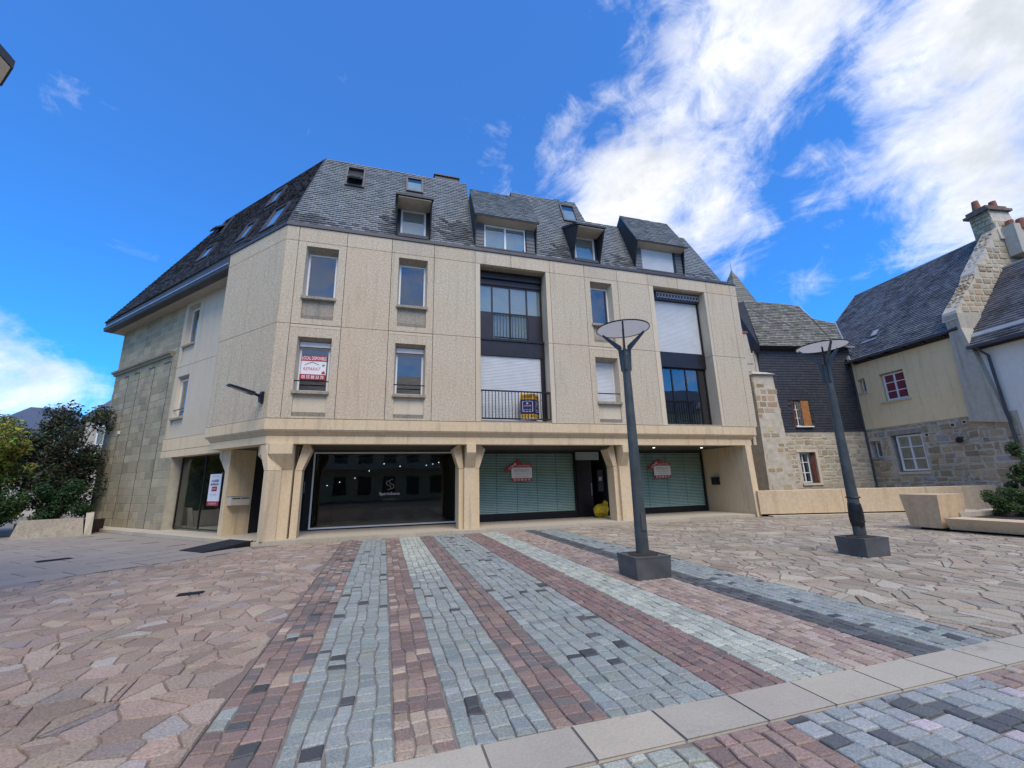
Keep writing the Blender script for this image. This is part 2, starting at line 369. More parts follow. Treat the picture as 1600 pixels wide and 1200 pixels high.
def slates(name, fr, regions, parent, m, w_=.22, h_=.115, base=(.13, .14, .155), var=.25, limit=300, lift=.024, dark=None, holes=()):
    """courses of slates on a slope frame (x along, z up slope, -y outward)"""
    P = []
    for reg in regions:
        zs = [q[1] for q in reg]; xs = [q[0] for q in reg]
        r0 = int(math.floor(min(zs) / h_)); r1 = int(math.ceil(max(zs) / h_))
        for r_ in range(r0, r1):
            z0 = r_ * h_; off = (r_ % 2) * w_ / 2
            k0 = int(math.floor((min(xs) - off) / w_)) - 1; k1 = int(math.ceil((max(xs) - off) / w_)) + 1
            for k in range(k0, k1):
                x0 = k * w_ + off + .005; x1 = x0 + w_ - .013
                dz = rnd.uniform(-.004, .004)
                pl = clip([(x0, z0 + dz), (x1, z0 + dz), (x1, z0 + h_ + .01), (x0, z0 + h_ + .01)], reg)
                if len(pl) < 3: continue
                cx, cz = sum(q[0] for q in pl) / len(pl), sum(q[1] for q in pl) / len(pl)
                for h in holes:
                    if h[2] < cz < h[3] and x1 > h[0] and x0 < h[1]:
                        if x0 < h[0]: pl = clip(pl, [(h[0], 99), (-99, 99), (-99, -99), (h[0], -99)])
                        elif x1 > h[1]: pl = clip(pl, [(h[1], -99), (99, -99), (99, 99), (h[1], 99)])
                        else: pl = []
                        if len(pl) < 3: break
                if len(pl) < 3: continue
                wp = fr((cx, 0, cz)); d = (wp - CAM).length
                c = jit(base, var)
                if rnd.random() < .02: c = jit(tuple(x * 1.2 for x in base), .1)
                if dark: c = dark(cx, cz, c)
                li = lift * rnd.uniform(.8, 1.35)
                def fn(mb, pl=pl, z0=z0, li=li, h_=h_):
                    f = [(x, -(li * (1.15 - (z - z0) / h_)), z) for x, z in pl]
                    g = [(x, .012, z) for x, z in pl]
                    i = [mb.pt(q) for q in f]; j = [mb.pt(q) for q in g]; mb.face(i)
                    n = len(i)
                    for a in range(n): mb.face([i[(a + 1) % n], i[a], j[a], j[(a + 1) % n]])
                P.append((d, c, fn))
    emit_pieces(name, P, fr, m, parent, limit)

def stones(name, fr, u0, u1, z0, z1, b, parent, m, cols, hh=(.16, .3), ww=(.22, .6), gap=.018, holes=(), limit=300, proud=(.01, .035), slope=None, rough=.012, regular=False, region=None):
    z = z0; P = []
    while z < z1 - .04:
        h = rnd.uniform(*hh); h = min(h, z1 - z) if z1 - z - h > hh[0] * .5 else z1 - z
        u = u0 - rnd.uniform(0, ww[0])
        while u < u1:
            wd_ = rnd.uniform(*ww); a, c = max(u, u0) + gap / 2, min(u + wd_, u1) - gap / 2; u += wd_
            if c - a < .05: continue
            segs = [(a, c)]
            for H in holes:
                if H[2] < z + h / 2 < H[3]:
                    ns = []
                    for (p, q) in segs:
                        if q <= H[0] or p >= H[1]: ns.append((p, q))
                        else:
                            if H[0] - p > .06: ns.append((p, H[0] - .004))
                            if q - H[1] > .06: ns.append((H[1] + .004, q))
                    segs = ns
            for (p, q) in segs:
                if region and not region((p + q) / 2, z + h / 2): continue
                pr = rnd.uniform(*proud); jz = [0 if regular else rnd.uniform(-rough, rough) for _ in range(8)]
                col = jit(rnd.choice(cols), .16); zz0, zz1 = z + gap / 2, z + h - gap / 2
                d = (fr(((p + q) / 2, b, z)) - CAM).length
                def fn(mb, p=p, q=q, zz0=zz0, zz1=zz1, pr=pr, jz=jz):
                    e = min(.02, (q - p) * .12, (zz1 - zz0) * .15) + (0 if regular else .012)
                    if regular: e = .008
                    A = [(p + jz[0], b + .01, zz0 + jz[1]), (q + jz[2], b + .01, zz0 + jz[3]), (q + jz[4], b + .01, zz1 + jz[5]), (p + jz[6], b + .01, zz1 + jz[7])]
                    B = [(A[0][0] + e, b - pr, A[0][2] + e), (A[1][0] - e, b - pr, A[1][2] + e), (A[2][0] - e, b - pr, A[2][2] - e), (A[3][0] + e, b - pr, A[3][2] - e)]
                    i = [mb.pt(x) for x in A]; j = [mb.pt(x) for x in B]
                    mb.face(j)
                    for k in range(4): mb.face([i[k], i[(k + 1) % 4], j[(k + 1) % 4], j[k]])
                P.append((d, col, fn))
        z += h
    emit_pieces(name, P, fr, m, parent, limit)

def text_obj(s, fr, cx, cz, b, width, m, parent, name='lettering', height=None, rot=0, shear=0, bold=0, right=False):
    cu = bpy.data.curves.new(name, 'FONT'); cu.body = s; cu.align_x = 'CENTER'; cu.align_y = 'CENTER'; cu.shear = shear; cu.offset = bold; cu.resolution_u = 2
    to = bpy.data.objects.new(name, cu); COL.objects.link(to)
    dg = bpy.context.evaluated_depsgraph_get(); dg.update()
    me = bpy.data.meshes.new_from_object(to.evaluated_get(dg)); bpy.data.objects.remove(to)
    xs = [v.co.x for v in me.vertices]; ys = [v.co.y for v in me.vertices]
    if not xs: return
    sx = width / (max(xs) - min(xs)); sy = sx if height is None else height / (max(ys) - min(ys))
    mx, my = (max(xs) + min(xs)) / 2, (max(ys) + min(ys)) / 2
    ca, sa = math.cos(rot), math.sin(rot)
    for v in me.vertices:
        x, y = (v.co.x - mx) * sx, (v.co.y - my) * sy
        x, y = x * ca - y * sa, x * sa + y * ca
        if fr.flip: x = -x
        v.co = fr((cx + x, b, cz + y))
    me.materials.append(M[m]); me.name = name
    o = bpy.data.objects.new(name, me); COL.objects.link(o); o.parent = parent; o.matrix_parent_inverse = parent.matrix_world.inverted()
    return o
# ================================================================== GROUND
g = MB(); g.quad((-900, -900, -.06), (900, -900, -.06), (900, 900, -.06), (-900, 900, -.06)); g.build('ground', 'grass', kind='structure')
g = MB(); g.box(-40, 60, -60, -.02, -.25, -.024); g.poly([(-40, -.02, -.024), (60, -.02, -.024), (60, 30, -.024), (-40, 40, -.024)]); g.build('plaza_bed', 'joint_sand', kind='structure')
ASPH = [(-30, -14.0), (-13, -14), (.28, -.72), (-.05, -.03), (-14, 15), (-40, 15), (-40, -14)]

STRIPES = [2.40, 2.92, 3.58, 3.95, 4.57, 4.96, 5.92, 6.48, 7.10, 7.93, 8.31, 9.05]
BLUE = [(0.254, 0.280, 0.260), (0.225, 0.255, 0.245), (0.279, 0.300, 0.281), (0.260, 0.280, 0.250)]; DARK = [(.062, .066, .068), (.085, .09, .09)]
RED = [(0.228, 0.160, 0.132), (0.194, 0.136, 0.117), (0.256, 0.182, 0.151), (0.175, 0.136, 0.122)]; PEACH = [(.36, .27, .20), (.31, .235, .175), (.39, .31, .24)]
LITE = [(0.382, 0.399, 0.332), (0.329, 0.347, 0.293), (0.424, 0.441, 0.366)]; ROSE = [(0.314, 0.232, 0.187), (0.354, 0.267, 0.212), (0.273, 0.202, 0.167), (0.385, 0.307, 0.253)]
GREYP = [(.16, .135, .125), (.13, .12, .115)]
def sett_col(i, x, y):
    r = rnd.random()
    if i == 0: pal = DARK if r < .07 else GREYP if r < .2 else PEACH if r < .33 else BLUE if r < .40 else RED
    elif i in (1,): pal = DARK if r < .055 else BLUE
    elif i == 2: pal = (PEACH if y < -9.3 and r < .6 or r < .14 else RED)
    elif i == 3: pal = (LITE if y > -5.5 + rnd.uniform(-1, 1) else DARK if r < .05 else BLUE)
    elif i == 4: pal = GREYP if r < .22 else RED
    elif i == 5: pal = DARK if r < .05 else BLUE
    elif i == 6: pal = RED if r < .6 else [(.22, .14, .125)]
    elif i == 7: pal = LITE
    elif i == 8: pal = PEACH if r < .18 else ROSE
    elif i == 9: pal = DARK + [(.10, .11, .115)]
    elif i == 10: pal = DARK if r < .05 else BLUE
    return jit(rnd.choice(pal), .13)
def sett_fn(q, h, cx, cy, bev=.009):
    def fn(mb):
        A = [(x, y, -.018) for x, y in q]
        sz = max(abs(q[0][0] - cx), abs(q[0][1] - cy), .06); tm = .0022 / sz; tilt = (rnd.uniform(-tm, tm), rnd.uniform(-tm, tm))
        B = []
        for x, y in q:
            dx, dy = cx - x, cy - y; L = math.hypot(dx, dy) + 1e-6; k = bev / L * 1.35
            X, Y = x + dx * k, y + dy * k
            B.append((X, Y, h + (X - cx) * tilt[0] + (Y - cy) * tilt[1]))
        Cc = [(x + (cx - x) * .03, y + (cy - y) * .03, h - .007) for x, y in q]
        i = [mb.pt(p) for p in A]; c = [mb.pt(p) for p in Cc]; j = [mb.pt(p) for p in B]; n = len(q)
        mb.face(j)
        for k in range(n):
            mb.face([i[k], i[(k + 1) % n], c[(k + 1) % n], c[k]]); mb.face([c[k], c[(k + 1) % n], j[(k + 1) % n], j[k]])
    return fn
def sett_field(x0, x1, y0, y1, colf, cw=.145, rl=(.085, .175), gap=.008, parent=None, bedname=''):
    P = []; n = max(2, round((x1 - x0) / cw)); xs0 = [x0 + (x1 - x0) * k / n for k in range(n + 1)]
    for k in range(1, n): xs0[k] += rnd.uniform(-.012, .012)
    ph = [rnd.uniform(0, 9) for _ in xs0]
    def bxx(k, y):
        if k == 0 or k == n: return xs0[k] + .004 * math.sin(y * 3.1 + ph[k])
        q = y / .24 + ph[k]; f = math.floor(q); h1 = math.sin(f * 127.1 + k * 311.7) * 43758.5; h2 = math.sin((f + 1) * 127.1 + k * 311.7) * 43758.5; h1 -= math.floor(h1); h2 -= math.floor(h2); q -= f
        return xs0[k] + .042 * ((h1 + (h2 - h1) * min(1, max(0, (q - .35) / .3))) - .5) * cw / .14
    for k in range(n):
        y = y0 + rnd.uniform(0, .05) - .05
        while y < y1 - .03:
            L = rnd.uniform(*rl); ya, yb = max(y, y0) + gap / 2, min(y + L, y1) - gap / 2; y += L
            if yb - ya < .03: continue
            j = lambda: rnd.uniform(-.0045, .0045)
            sk = rnd.uniform(-.008, .008)
            q = [(bxx(k, ya) + gap / 2 + j(), ya + j() + sk), (bxx(k + 1, ya) - gap / 2 + j(), ya + j() - sk), (bxx(k + 1, yb) - gap / 2 + j(), yb + j() - sk), (bxx(k, yb) + gap / 2 + j(), yb + j() + sk)]
            cx, cy = (q[0][0] + q[1][0]) / 2, (ya + yb) / 2
            h = rnd.uniform(.0, .007)
            P.append(((Vector((cx, cy, 0)) - CAM).length, colf(cx, cy), sett_fn(q, h, cx, cy)))
    emit_pieces('sett', P, WORLD, 'granite', parent, 300)
for i in range(11):
    bed = bx('sett_strip', 'joint_sand', None, STRIPES[i], STRIPES[i + 1], -11.0, -.03, -.1, -.010 - .0002 * i, kind='structure')
    sett_field(STRIPES[i] + .004, STRIPES[i + 1] - .004, -10.995, -.04, lambda x, y, i=i: sett_col(i, x, y), .12 if i not in (1, 5) else .142, parent=bed, gap=.007)
# lower strips in front of the kerb band
LOW = [(3.3, 5.28, LITE, .15), (5.28, 6.0, [(.25, .175, .145), (.29, .205, .17), (.215, .155, .135)], .15), (6.0, 7.9, None, .17), (7.9, 11.5, ROSE, .16)]
for a, b, pal, cw in LOW:
    bed = bx('sett_strip', 'joint_sand', None, a, b, -13.4, -11.375, -.1, -.012, kind='structure')
    def cf(x, y, pal=pal):
        if pal is None:
            r = rnd.random(); return jit(rnd.choice([(.10, .108, .112), (.13, .14, .14), (.085, .09, .095)]) if (r < .11 or (abs(x - 6.9 + (y + 11.4) * .9) < .16 and r < .8)) else (.42, .38, .38) if r < .15 else rnd.choice([(.28, .30, .295), (.315, .335, .32), (.25, .275, .275)]), .12)
        return jit(rnd.choice(pal), .13)
    sett_field(a + .004, b - .004, -13.35, -11.385, cf, cw, (.10, .17), .013, bed)
# kerb band of large slabs
bed = bx('kerb_band', 'joint_sand', None, 2.2, 13.0, -11.372, -11.0, -.1, -.013, kind='structure')
J = [2.25, 2.85, 3.45, 4.085, 4.672, 5.27, 5.905, 6.495, 7.147, 7.75, 8.36, 8.96, 9.6, 10.2, 10.8, 11.4, 12.0, 12.6]; P = []
for a, b in zip(J, J[1:]):
    q = [(a + .004, -11.368), (b - .004, -11.368), (b - .004, -11.005), (a + .004, -11.005)]
    P.append((abs(a - 5), jit(rnd.choice([(.41, .37, .295), (.385, .35, .285), (.43, .38, .30)]), .05), sett_fn(q, .004, (a + b) / 2, -11.19, .004)))
emit_pieces('kerb_slab', P, WORLD, 'kerb', bed)

# crazy paving by clipped Voronoi cells
def crazy(name, x0, x1, y0, y1, cell, region, pal, parent, gap=.02, keepout=(), big=.0, stretch=1.0):
    pts = []; nx = int((x1 - x0) / cell) + 2; ny = int((y1 - y0) / cell) + 2; G = {}
    for i in range(-1, nx + 1):
        for j in range(-1, ny + 1):
            if rnd.random() < big: continue
            p = (x0 + (i + rnd.uniform(.05, .95)) * cell, y0 + (j + rnd.uniform(.05, .95)) * cell); G[(i, j)] = p
    P = []
    for (i, j), p in G.items():
        if not region(p[0], p[1]): continue
        r = cell * 1.9; poly = [(p[0] - r, p[1] - r), (p[0] + r, p[1] - r), (p[0] + r, p[1] + r), (p[0] - r, p[1] + r)]
        for di in range(-3, 4):
            for dj in range(-3, 4):
                q = G.get((i + di, j + dj))
                if q is None or q == p: continue
                mx, my = (p[0] + q[0]) / 2, (p[1] + q[1]) / 2; nx_, ny_ = p[0] - q[0], p[1] - q[1]; L = math.hypot(nx_, ny_); nx_ /= L; ny_ /= L
                mx += nx_ * gap / 2; my += ny_ * gap / 2
                # keep the side of p : clip line direction so that left is inside
                a = (mx + ny_ * -9, my + nx_ * 9); b = (mx + ny_ * 9, my - nx_ * 9)
                poly = clip2(poly, a, b, p)
                if len(poly) < 3: break
            if len(poly) < 3: break
        if len(poly) < 3: continue
        poly = clip(poly, [(x0, y0), (x1, y0), (x1, y1), (x0, y1)])
        if len(poly) < 3: continue
        for K_ in keepout:
            poly = clip2(poly, K_[0], K_[1], K_[2])
            if len(poly) < 3: break
        if len(poly) < 3: continue
        parts = [poly]
        for lvl in (0, 1):
            nxt = []
            for pl in parts:
                cx, cy = sum(q[0] for q in pl) / len(pl), sum(q[1] for q in pl) / len(pl)
                ext = max(math.hypot(x - cx, y - cy) for x, y in pl)
                if rnd.random() < (.5 if lvl == 0 else .15) and ext > cell * .45:
                    an = rnd.uniform(0, math.pi); ux, uy = math.cos(an), math.sin(an); ox, oy = cx + rnd.uniform(-.15, .15) * ext, cy + rnd.uniform(-.15, .15) * ext
                    for s_ in (-1, 1):
                        mx, my = ox - uy * s_ * gap / 2, oy + ux * s_ * gap / 2
                        h_ = clip2(pl, (mx - ux * 9, my - uy * 9), (mx + ux * 9, my + uy * 9), (mx - uy * s_, my + ux * s_))
                        if len(h_) >= 3: nxt.append(h_)
                else: nxt.append(pl)
            parts = nxt
        for poly in parts:
            cx, cy = sum(q[0] for q in poly) / len(poly), sum(q[1] for q in poly) / len(poly)
            out = []
            for k in range(len(poly)):
                a, b = poly[k], poly[(k + 1) % len(poly)]; L = math.hypot(a[0] - b[0], a[1] - b[1])
                if L < .012: continue
                q_ = min(.25, .02 / L); out.append((a[0] + (b[0] - a[0]) * q_, a[1] + (b[1] - a[1]) * q_))
                if L > cell * .3:
                    for t_ in (rnd.uniform(.3, .45), rnd.uniform(.55, .7)):
                        o = rnd.uniform(0, 1) * min(.010, gap * .8); nx_, ny_ = cx - (a[0] + b[0]) / 2, cy - (a[1] + b[1]) / 2; LL = math.hypot(nx_, ny_) + 1e-6
                        out.append((a[0] + (b[0] - a[0]) * t_ + nx_ / LL * o, a[1] + (b[1] - a[1]) * t_ + ny_ / LL * o))
                out.append((b[0] + (a[0] - b[0]) * q_, b[1] + (a[1] - b[1]) * q_))
            if len(out) < 3: continue
            P.append(((Vector((cx, cy, 0)) - CAM).length, jit(rnd.choice(pal), .16), sett_fn(out, rnd.uniform(0, .005), cx, cy, .006)))
    emit_pieces(name, P, WORLD, 'porph', parent, 300)
def clip2(poly, a, b, inside):
    ex, ey = b[0] - a[0], b[1] - a[1]; s = ex * (inside[1] - a[1]) - ey * (inside[0] - a[0])
    if s < 0: a, b = b, a
    ex, ey = b[0] - a[0], b[1] - a[1]; out = []
    dd = [ex * (y - a[1]) - ey * (x - a[0]) for x, y in poly]
    for i in range(len(poly)):
        j = (i + 1) % len(poly)
        if dd[i] >= 0: out.append(poly[i])
        if (dd[i] >= 0) != (dd[j] >= 0):
            q = dd[i] / (dd[i] - dd[j]); out.append((poly[i][0] + (poly[j][0] - poly[i][0]) * q, poly[i][1] + (poly[j][1] - poly[i][1]) * q))
    return out
PINK = [(0.326, 0.244, 0.186), (0.301, 0.225, 0.170), (0.342, 0.255, 0.195), (0.353, 0.280, 0.210), (0.311, 0.240, 0.190), (0.333, 0.265, 0.205), (0.286, 0.215, 0.166)]
PINK2 = PINK * 4 + [(.36, .325, .285), (.25, .205, .18)]
bed = MB(); bed.poly([(2.39, -13.6, -.0125), (2.39, -.035, -.0125), (-.02, -.035, -.0125), (.28, -.75, -.0125), (-9.0, -10.02, -.0125), (-9, -13.6, -.0125)]); bedl = bed.build('crazy_paving', 'sandbase', kind='structure')
def inl(x, y): return x < 2.4 and (y < -.05) and (y - (-.75) < (x - .28) * 1.0 + .0)
crazy('flagstone', -9, 2.385, -13.6, -.045, .245, inl, PINK2, bedl, .0055, [((.28, -.75), (-9, -10.02), (2, -5))], .22)
bed = MB(); bed.poly([(9.06, -10.99, -.0125), (19, -10.99, -.0125), (27.5, -4, -.0125), (27.5, -2.6, -.0125), (17.9, -.03, -.0125), (9.06, -.03, -.0125)]); bedr = bed.build('crazy_paving', 'joint_sand', kind='structure')
GREYPK = [(0.353, 0.292, 0.217), (0.326, 0.265, 0.196), (0.381, 0.319, 0.241), (0.344, 0.301, 0.233), (0.298, 0.246, 0.184), (0.400, 0.351, 0.270)]
crazy('flagstone', 9.065, 27.4, -10.985, -.05, .30, lambda x, y: y < -.05 - max(0, x - 17.9) * .33 and x < 19.5 + (y + 11) * .9 + 2, GREYPK, bedr, .015, [], .22)
# smooth grey paving left
a = MB(); a.poly([(x, y, -.010) for x, y in [(.27, -.755), (-.05, -.04), (-10.5, 11.1), (-13, 9), (-60, 9), (-60, -60), (-9.02, -60), (-9.02, -10.03)]]); asph = a.build('grey_pavement', 'tarmac', kind='structure')
P = []
for k in range(16):
    for l in range(13):
        u0, v0 = k * .8, l * 1.1 + (k % 2) * .5
        px, py = .1 - .707 * v0 - .707 * u0 , -.85 - .707 * v0 + .707 * u0
        q0 = [(u0 + .003, v0 + .003), (u0 + .797, v0 + .003), (u0 + .797, v0 + 1.097), (u0 + .003, v0 + 1.097)]
        q = [(.2 - .707 * v - .707 * u, -.83 - .707 * v + .707 * u) for u, v in q0]
        if any(p[0] * .73135 + p[1] * .682 > -.12 for p in q) or any(p[0] < -14 for p in q): continue
        cx, cy = sum(p[0] for p in q) / 4, sum(p[1] for p in q) / 4
        P.append((math.hypot(cx - 3.4, cy + 13.9), jit((.285, .25, .215), .05), sett_fn(q[::-1], .001, cx, cy, .004)))
emit_pieces('paving_slab', P, WORLD, 'kerb', asph)
# drain covers set in the paving
for (x, y, s, rz, lb) in ((.695, -5.817, .17, .2, 'small rusty iron drain cover in the pink paving left of the coloured strips'), (-4.0, -.55, .3, .7, 'dark iron grate at the far left edge of the grey pavement')):
    t = thing('drain_cover', (x, y, 0), lb, 'drain cover'); fr = Fr((x, y, 0), (math.cos(rz), math.sin(rz), 0), (-math.sin(rz), math.cos(rz), 0))
    mb = MB(fr); mb.box(-s, s, -s * .6, s * .6, -.02, .006); mb.build('rim', 'black', t)
    mb = MB(fr)
    for k in range(7): mb.box(-s * .86, s * .86, -s * .5 + k * s * .155, -s * .5 + k * s * .155 + s * .08, .0061, .012)
    mb.build('grille', 'ramp', t)

# ================================================================== MAIN BUILDING
B = thing('apartment_building', (8, 4, 0), 'cream concrete apartment block with slate mansard roof and vacant shops below, filling the middle', 'building')
Z0, ZM, ZJ, ZT = 3.595, 6.63, 9.558, 10.085
JS = [0.0, .381, 1.884, 3.369, 4.850, 6.350, 6.545]
# core
core = MB(); c_ = [(18.2, .64), (.27, .64)] + [tuple(CH(p)[:2]) for p in ((3.4, .62, 0), (3.4, 1.32, 0), (15, 1.32, 0), (15, 8.5, 0))] + [(18.2, 9)]
core.prism(c_[::-1], 2.86, 10.0); core.build('core_wall', 'dark', B)
PT = [(1, 1, 1), (1.0, .965, .93), (.94, .94, .94), (1.04, 1.02, 1.0), (.965, .94, .90)]
def panel(fr, a, b, z0, z1, holes=(), mt='agg', th=.16, gap=.008, b0=0.0, tint=None):
    mb = MB(fr); wall_holes(mb, a + gap, b - gap, z0 + gap, z1 - gap, list(holes), b0, b0 + th)
    return mb.build('wall_panel', mt, B, tint=tint or rnd.choice(PT))
WU = (7.60, 9.40); WL = (4.46, 6.21); NU = (6.82, 7.50); NL = (3.66, 4.38)
def bay(fr, a, b, w0, w1):
    """module with a window and a sunk apron on each storey"""
    panel(fr, a, b, ZJ, ZT); 
    panel(fr, a, b, ZM, ZJ, [(w0, w1, *WU), (w0 + .02, w1 - .02, *NU)], 'agg', tint=(1.0, .98, .94))
    panel(fr, a, b, Z0, ZM - .11, [(w0, w1, *WL), (w0 + .02, w1 - .02, *NL)], 'agg', tint=(1.0, .98, .94))
    panel(fr, a, b, ZM - .11, ZM, (), 'agg_smooth', b0=.012)
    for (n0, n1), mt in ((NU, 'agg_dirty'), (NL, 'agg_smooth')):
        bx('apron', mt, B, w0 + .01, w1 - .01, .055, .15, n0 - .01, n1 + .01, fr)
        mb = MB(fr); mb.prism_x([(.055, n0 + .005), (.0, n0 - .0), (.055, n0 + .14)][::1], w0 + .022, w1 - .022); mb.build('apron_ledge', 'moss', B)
def frame_window(fr, w0, w1, z0, z1, b, parent, mullions=(), bars=(), fw=.055, mt='white', glass='glass', name='window', backing='dark', bb=.22, pane_split=True):
    """white framed window as a part with sub-parts"""
    mb = MB(fr); hs = []; xs = [w0, *mullions, w1]; zs = [z0, *bars, z1]
    hw = fw * .45
    for i in range(len(xs) - 1):
        for j in range(len(zs) - 1):
            hs.append((xs[i] + (fw if i == 0 else hw), xs[i + 1] - (fw if i == len(xs) - 2 else hw), zs[j] + (fw if j == 0 else hw * .6), zs[j + 1] - (fw if j == len(zs) - 2 else hw * .6)))
    wall_holes(mb, w0, w1, z0, z1, hs, b, b + .06); win = mb.build(name, mt, parent)
    for h in hs:
        pn = bx('pane', glass, None, h[0] - .004, h[1] + .004, b + .028, b + .034, h[2] - .004, h[3] + .004, fr); pn.parent = win
        pn.matrix_parent_inverse = win.matrix_world.inverted()
    if backing:
        bk = bx('curtain', backing, None, w0 + .02, w1 - .02, b + bb, b + bb + .01, z0 + .02, z1 - .02, fr); bk.parent = win  # default near-black sheet paints the unlit room behind the glass
    return win
def sub(ob, parent): ob.parent = parent; return ob
def std_window(fr, w0, w1, lo, rail=False, blindbox=False, shut=False, dp=.33):
    z0, z1 = (WL if lo else WU)
    # splayed reveal
    mb = MB(fr)
    mb.hexa([(w0, .0, z1 + .02), (w1, .0, z1 + .02), (w1, .36, z1 + .02), (w0, .36, z1 + .02)][::-1], [(w0, .001, z1 - .0), (w1, .001, z1 - .0), (w1, .36, z1 - .14), (w0, .36, z1 - .14)][::-1]) if False else None
    mb.poly([(w0 + .002, .01, z1), (w1 - .002, .01, z1), (w1 - .05, dp, z1 - .13), (w0 + .05, dp, z1 - .13)])
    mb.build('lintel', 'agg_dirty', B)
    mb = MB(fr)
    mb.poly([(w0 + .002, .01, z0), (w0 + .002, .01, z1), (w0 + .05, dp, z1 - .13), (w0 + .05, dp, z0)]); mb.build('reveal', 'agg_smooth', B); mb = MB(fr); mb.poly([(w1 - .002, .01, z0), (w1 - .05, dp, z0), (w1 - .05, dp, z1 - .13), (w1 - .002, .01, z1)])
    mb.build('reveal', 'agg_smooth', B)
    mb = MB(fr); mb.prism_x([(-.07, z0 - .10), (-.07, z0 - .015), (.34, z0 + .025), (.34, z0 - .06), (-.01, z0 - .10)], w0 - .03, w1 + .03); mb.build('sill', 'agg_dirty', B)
    zt = z1 - .13
    if shut:
        m2 = MB(fr); n = 30
        s_ = bx('window', 'white', B, w0 + .04, w0 + .10, .31, .37, z0, zt, fr)
        sub(bx('shutter_rail', 'white', None, w1 - .10, w1 - .04, .31, .37, z0, zt, fr), s_)
        for k in range(n):
            za_ = z0 + .03 + (zt - z0 - .03) * k / n; zb_ = z0 + .03 + (zt - z0 - .03) * (k + 1) / n
            sub(MB(fr).prism_x([(.335, za_), (.318, za_ + .012), (.318, zb_ - .014), (.335, zb_ - .003), (.345, zb_), (.345, za_)], w0 + .10, w1 - .10).build('shutter_slat', 'shutter', None), s_)
        if rail: bx('window_rail', 'black', B, w0 - .0, w1 + .0, .02, .045, z0 + .30, z0 + .335, fr)
        return s_
    ztop = zt
    if blindbox:
        bb_ = bx('roller_box', 'white', B, w0 + .05, w1 - .05, .22, .36, zt - .14, zt + .02, fr); ztop = zt - .14
        sub(bx('box_slot', 'black', None, w0 + .06, w1 - .06, .215, .2199, zt - .165, zt - .138, fr), bb_)
    win = frame_window(fr, w0 + .05, w1 - .05, z0 + .02, ztop, dp - .02, B, backing='dark')
    if rail: bx('window_rail', 'black', B, w0 - .01, w1 + .01, .02, .045, z0 + .30, z0 + .335, fr)
    return win
# --- main facade
for k, (a, b) in enumerate([(0, .381), (.381, 1.884), (1.884, 3.369), (3.369, 4.85), (4.85, 6.35)]):
    if k == 1: bay(WORLD, a, b, .64, 1.64)
    elif k == 3: bay(WORLD, a, b, 3.61, 4.62)
    else:
        tt = (1.03, .97, .91) if k in (2,) else (1.0, .985, .95)
        panel(WORLD, a, b, ZJ, ZT); panel(WORLD, a, b, ZM, ZJ, tint=tt); panel(WORLD, a, b, Z0, ZM, tint=tt)
for a, b in ((6.35, 7.75), (7.75, 9.335), (9.335, 10.826), (12.325, 13.808), (13.808, 15.3), (15.3, 16.80), (16.80, 18.1), (18.1, 18.46)):
    panel(WORLD, a, b, ZJ, ZT, b0=0)
for a, b in ((9.335, 10.826), (12.325, 13.808), (16.80, 18.1), (18.1, 18.46)):
    panel(WORLD, a, b, ZM, ZJ, tint=(.99, .99, .97)); panel(WORLD, a, b, Z0, ZM, tint=(.99, .99, .97))
mb = None
bayw = (11.06, 12.04); bay(WORLD, 10.826, 12.325, *bayw)
for w, lo, kw in (((.64, 1.64), 0, {}), ((3.61, 4.62), 0, {}), (bayw, 0, {}), ((.64, 1.64), 1, dict(rail=1, blindbox=1)), ((3.61, 4.62), 1, dict(rail=1, blindbox=1)), (bayw, 1, dict(rail=1, shut=1))):
    std_window(WORLD, *w, lo, **kw)
# --- recessed bays: jamb fins in smooth stone, deep reveals
for (a, b, c, d) in ((6.35, 6.545, 9.148, 9.335), (13.808, 14.037, 16.65, 16.80)):
    for (p, q) in ((a, b), (c, d)):
        for (z0, z1) in ((Z0, ZM), (ZM, ZJ)): panel(WORLD, p, q, z0, z1, (), 'agg_smooth', th=.64)
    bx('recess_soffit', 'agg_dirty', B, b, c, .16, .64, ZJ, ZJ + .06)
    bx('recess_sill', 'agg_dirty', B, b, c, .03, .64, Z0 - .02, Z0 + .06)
    bx('recess_back', 'brownframe', B, b, c, .60, .66, Z0, ZJ)
def roller(x0, x1, z0, z1, y, n, name='roller_shutter'):
    s_ = bx(name, 'shutter', B, x0, x1, y + .012, y + .02, z0, z1)
    h = (z1 - z0) / n
    for k in range(n):
        za_, zb_ = z0 + k * h, z0 + (k + 1) * h
        sub(MB().prism_x([(y + .012, za_ + .002), (y - .006, za_ + .010), (y - .010, zb_ - .016), (y + .004, zb_ - .004), (y + .012, zb_)], x0 + .005, x1 - .005).build('shutter_slat', 'shutter', None), s_)
    return s_
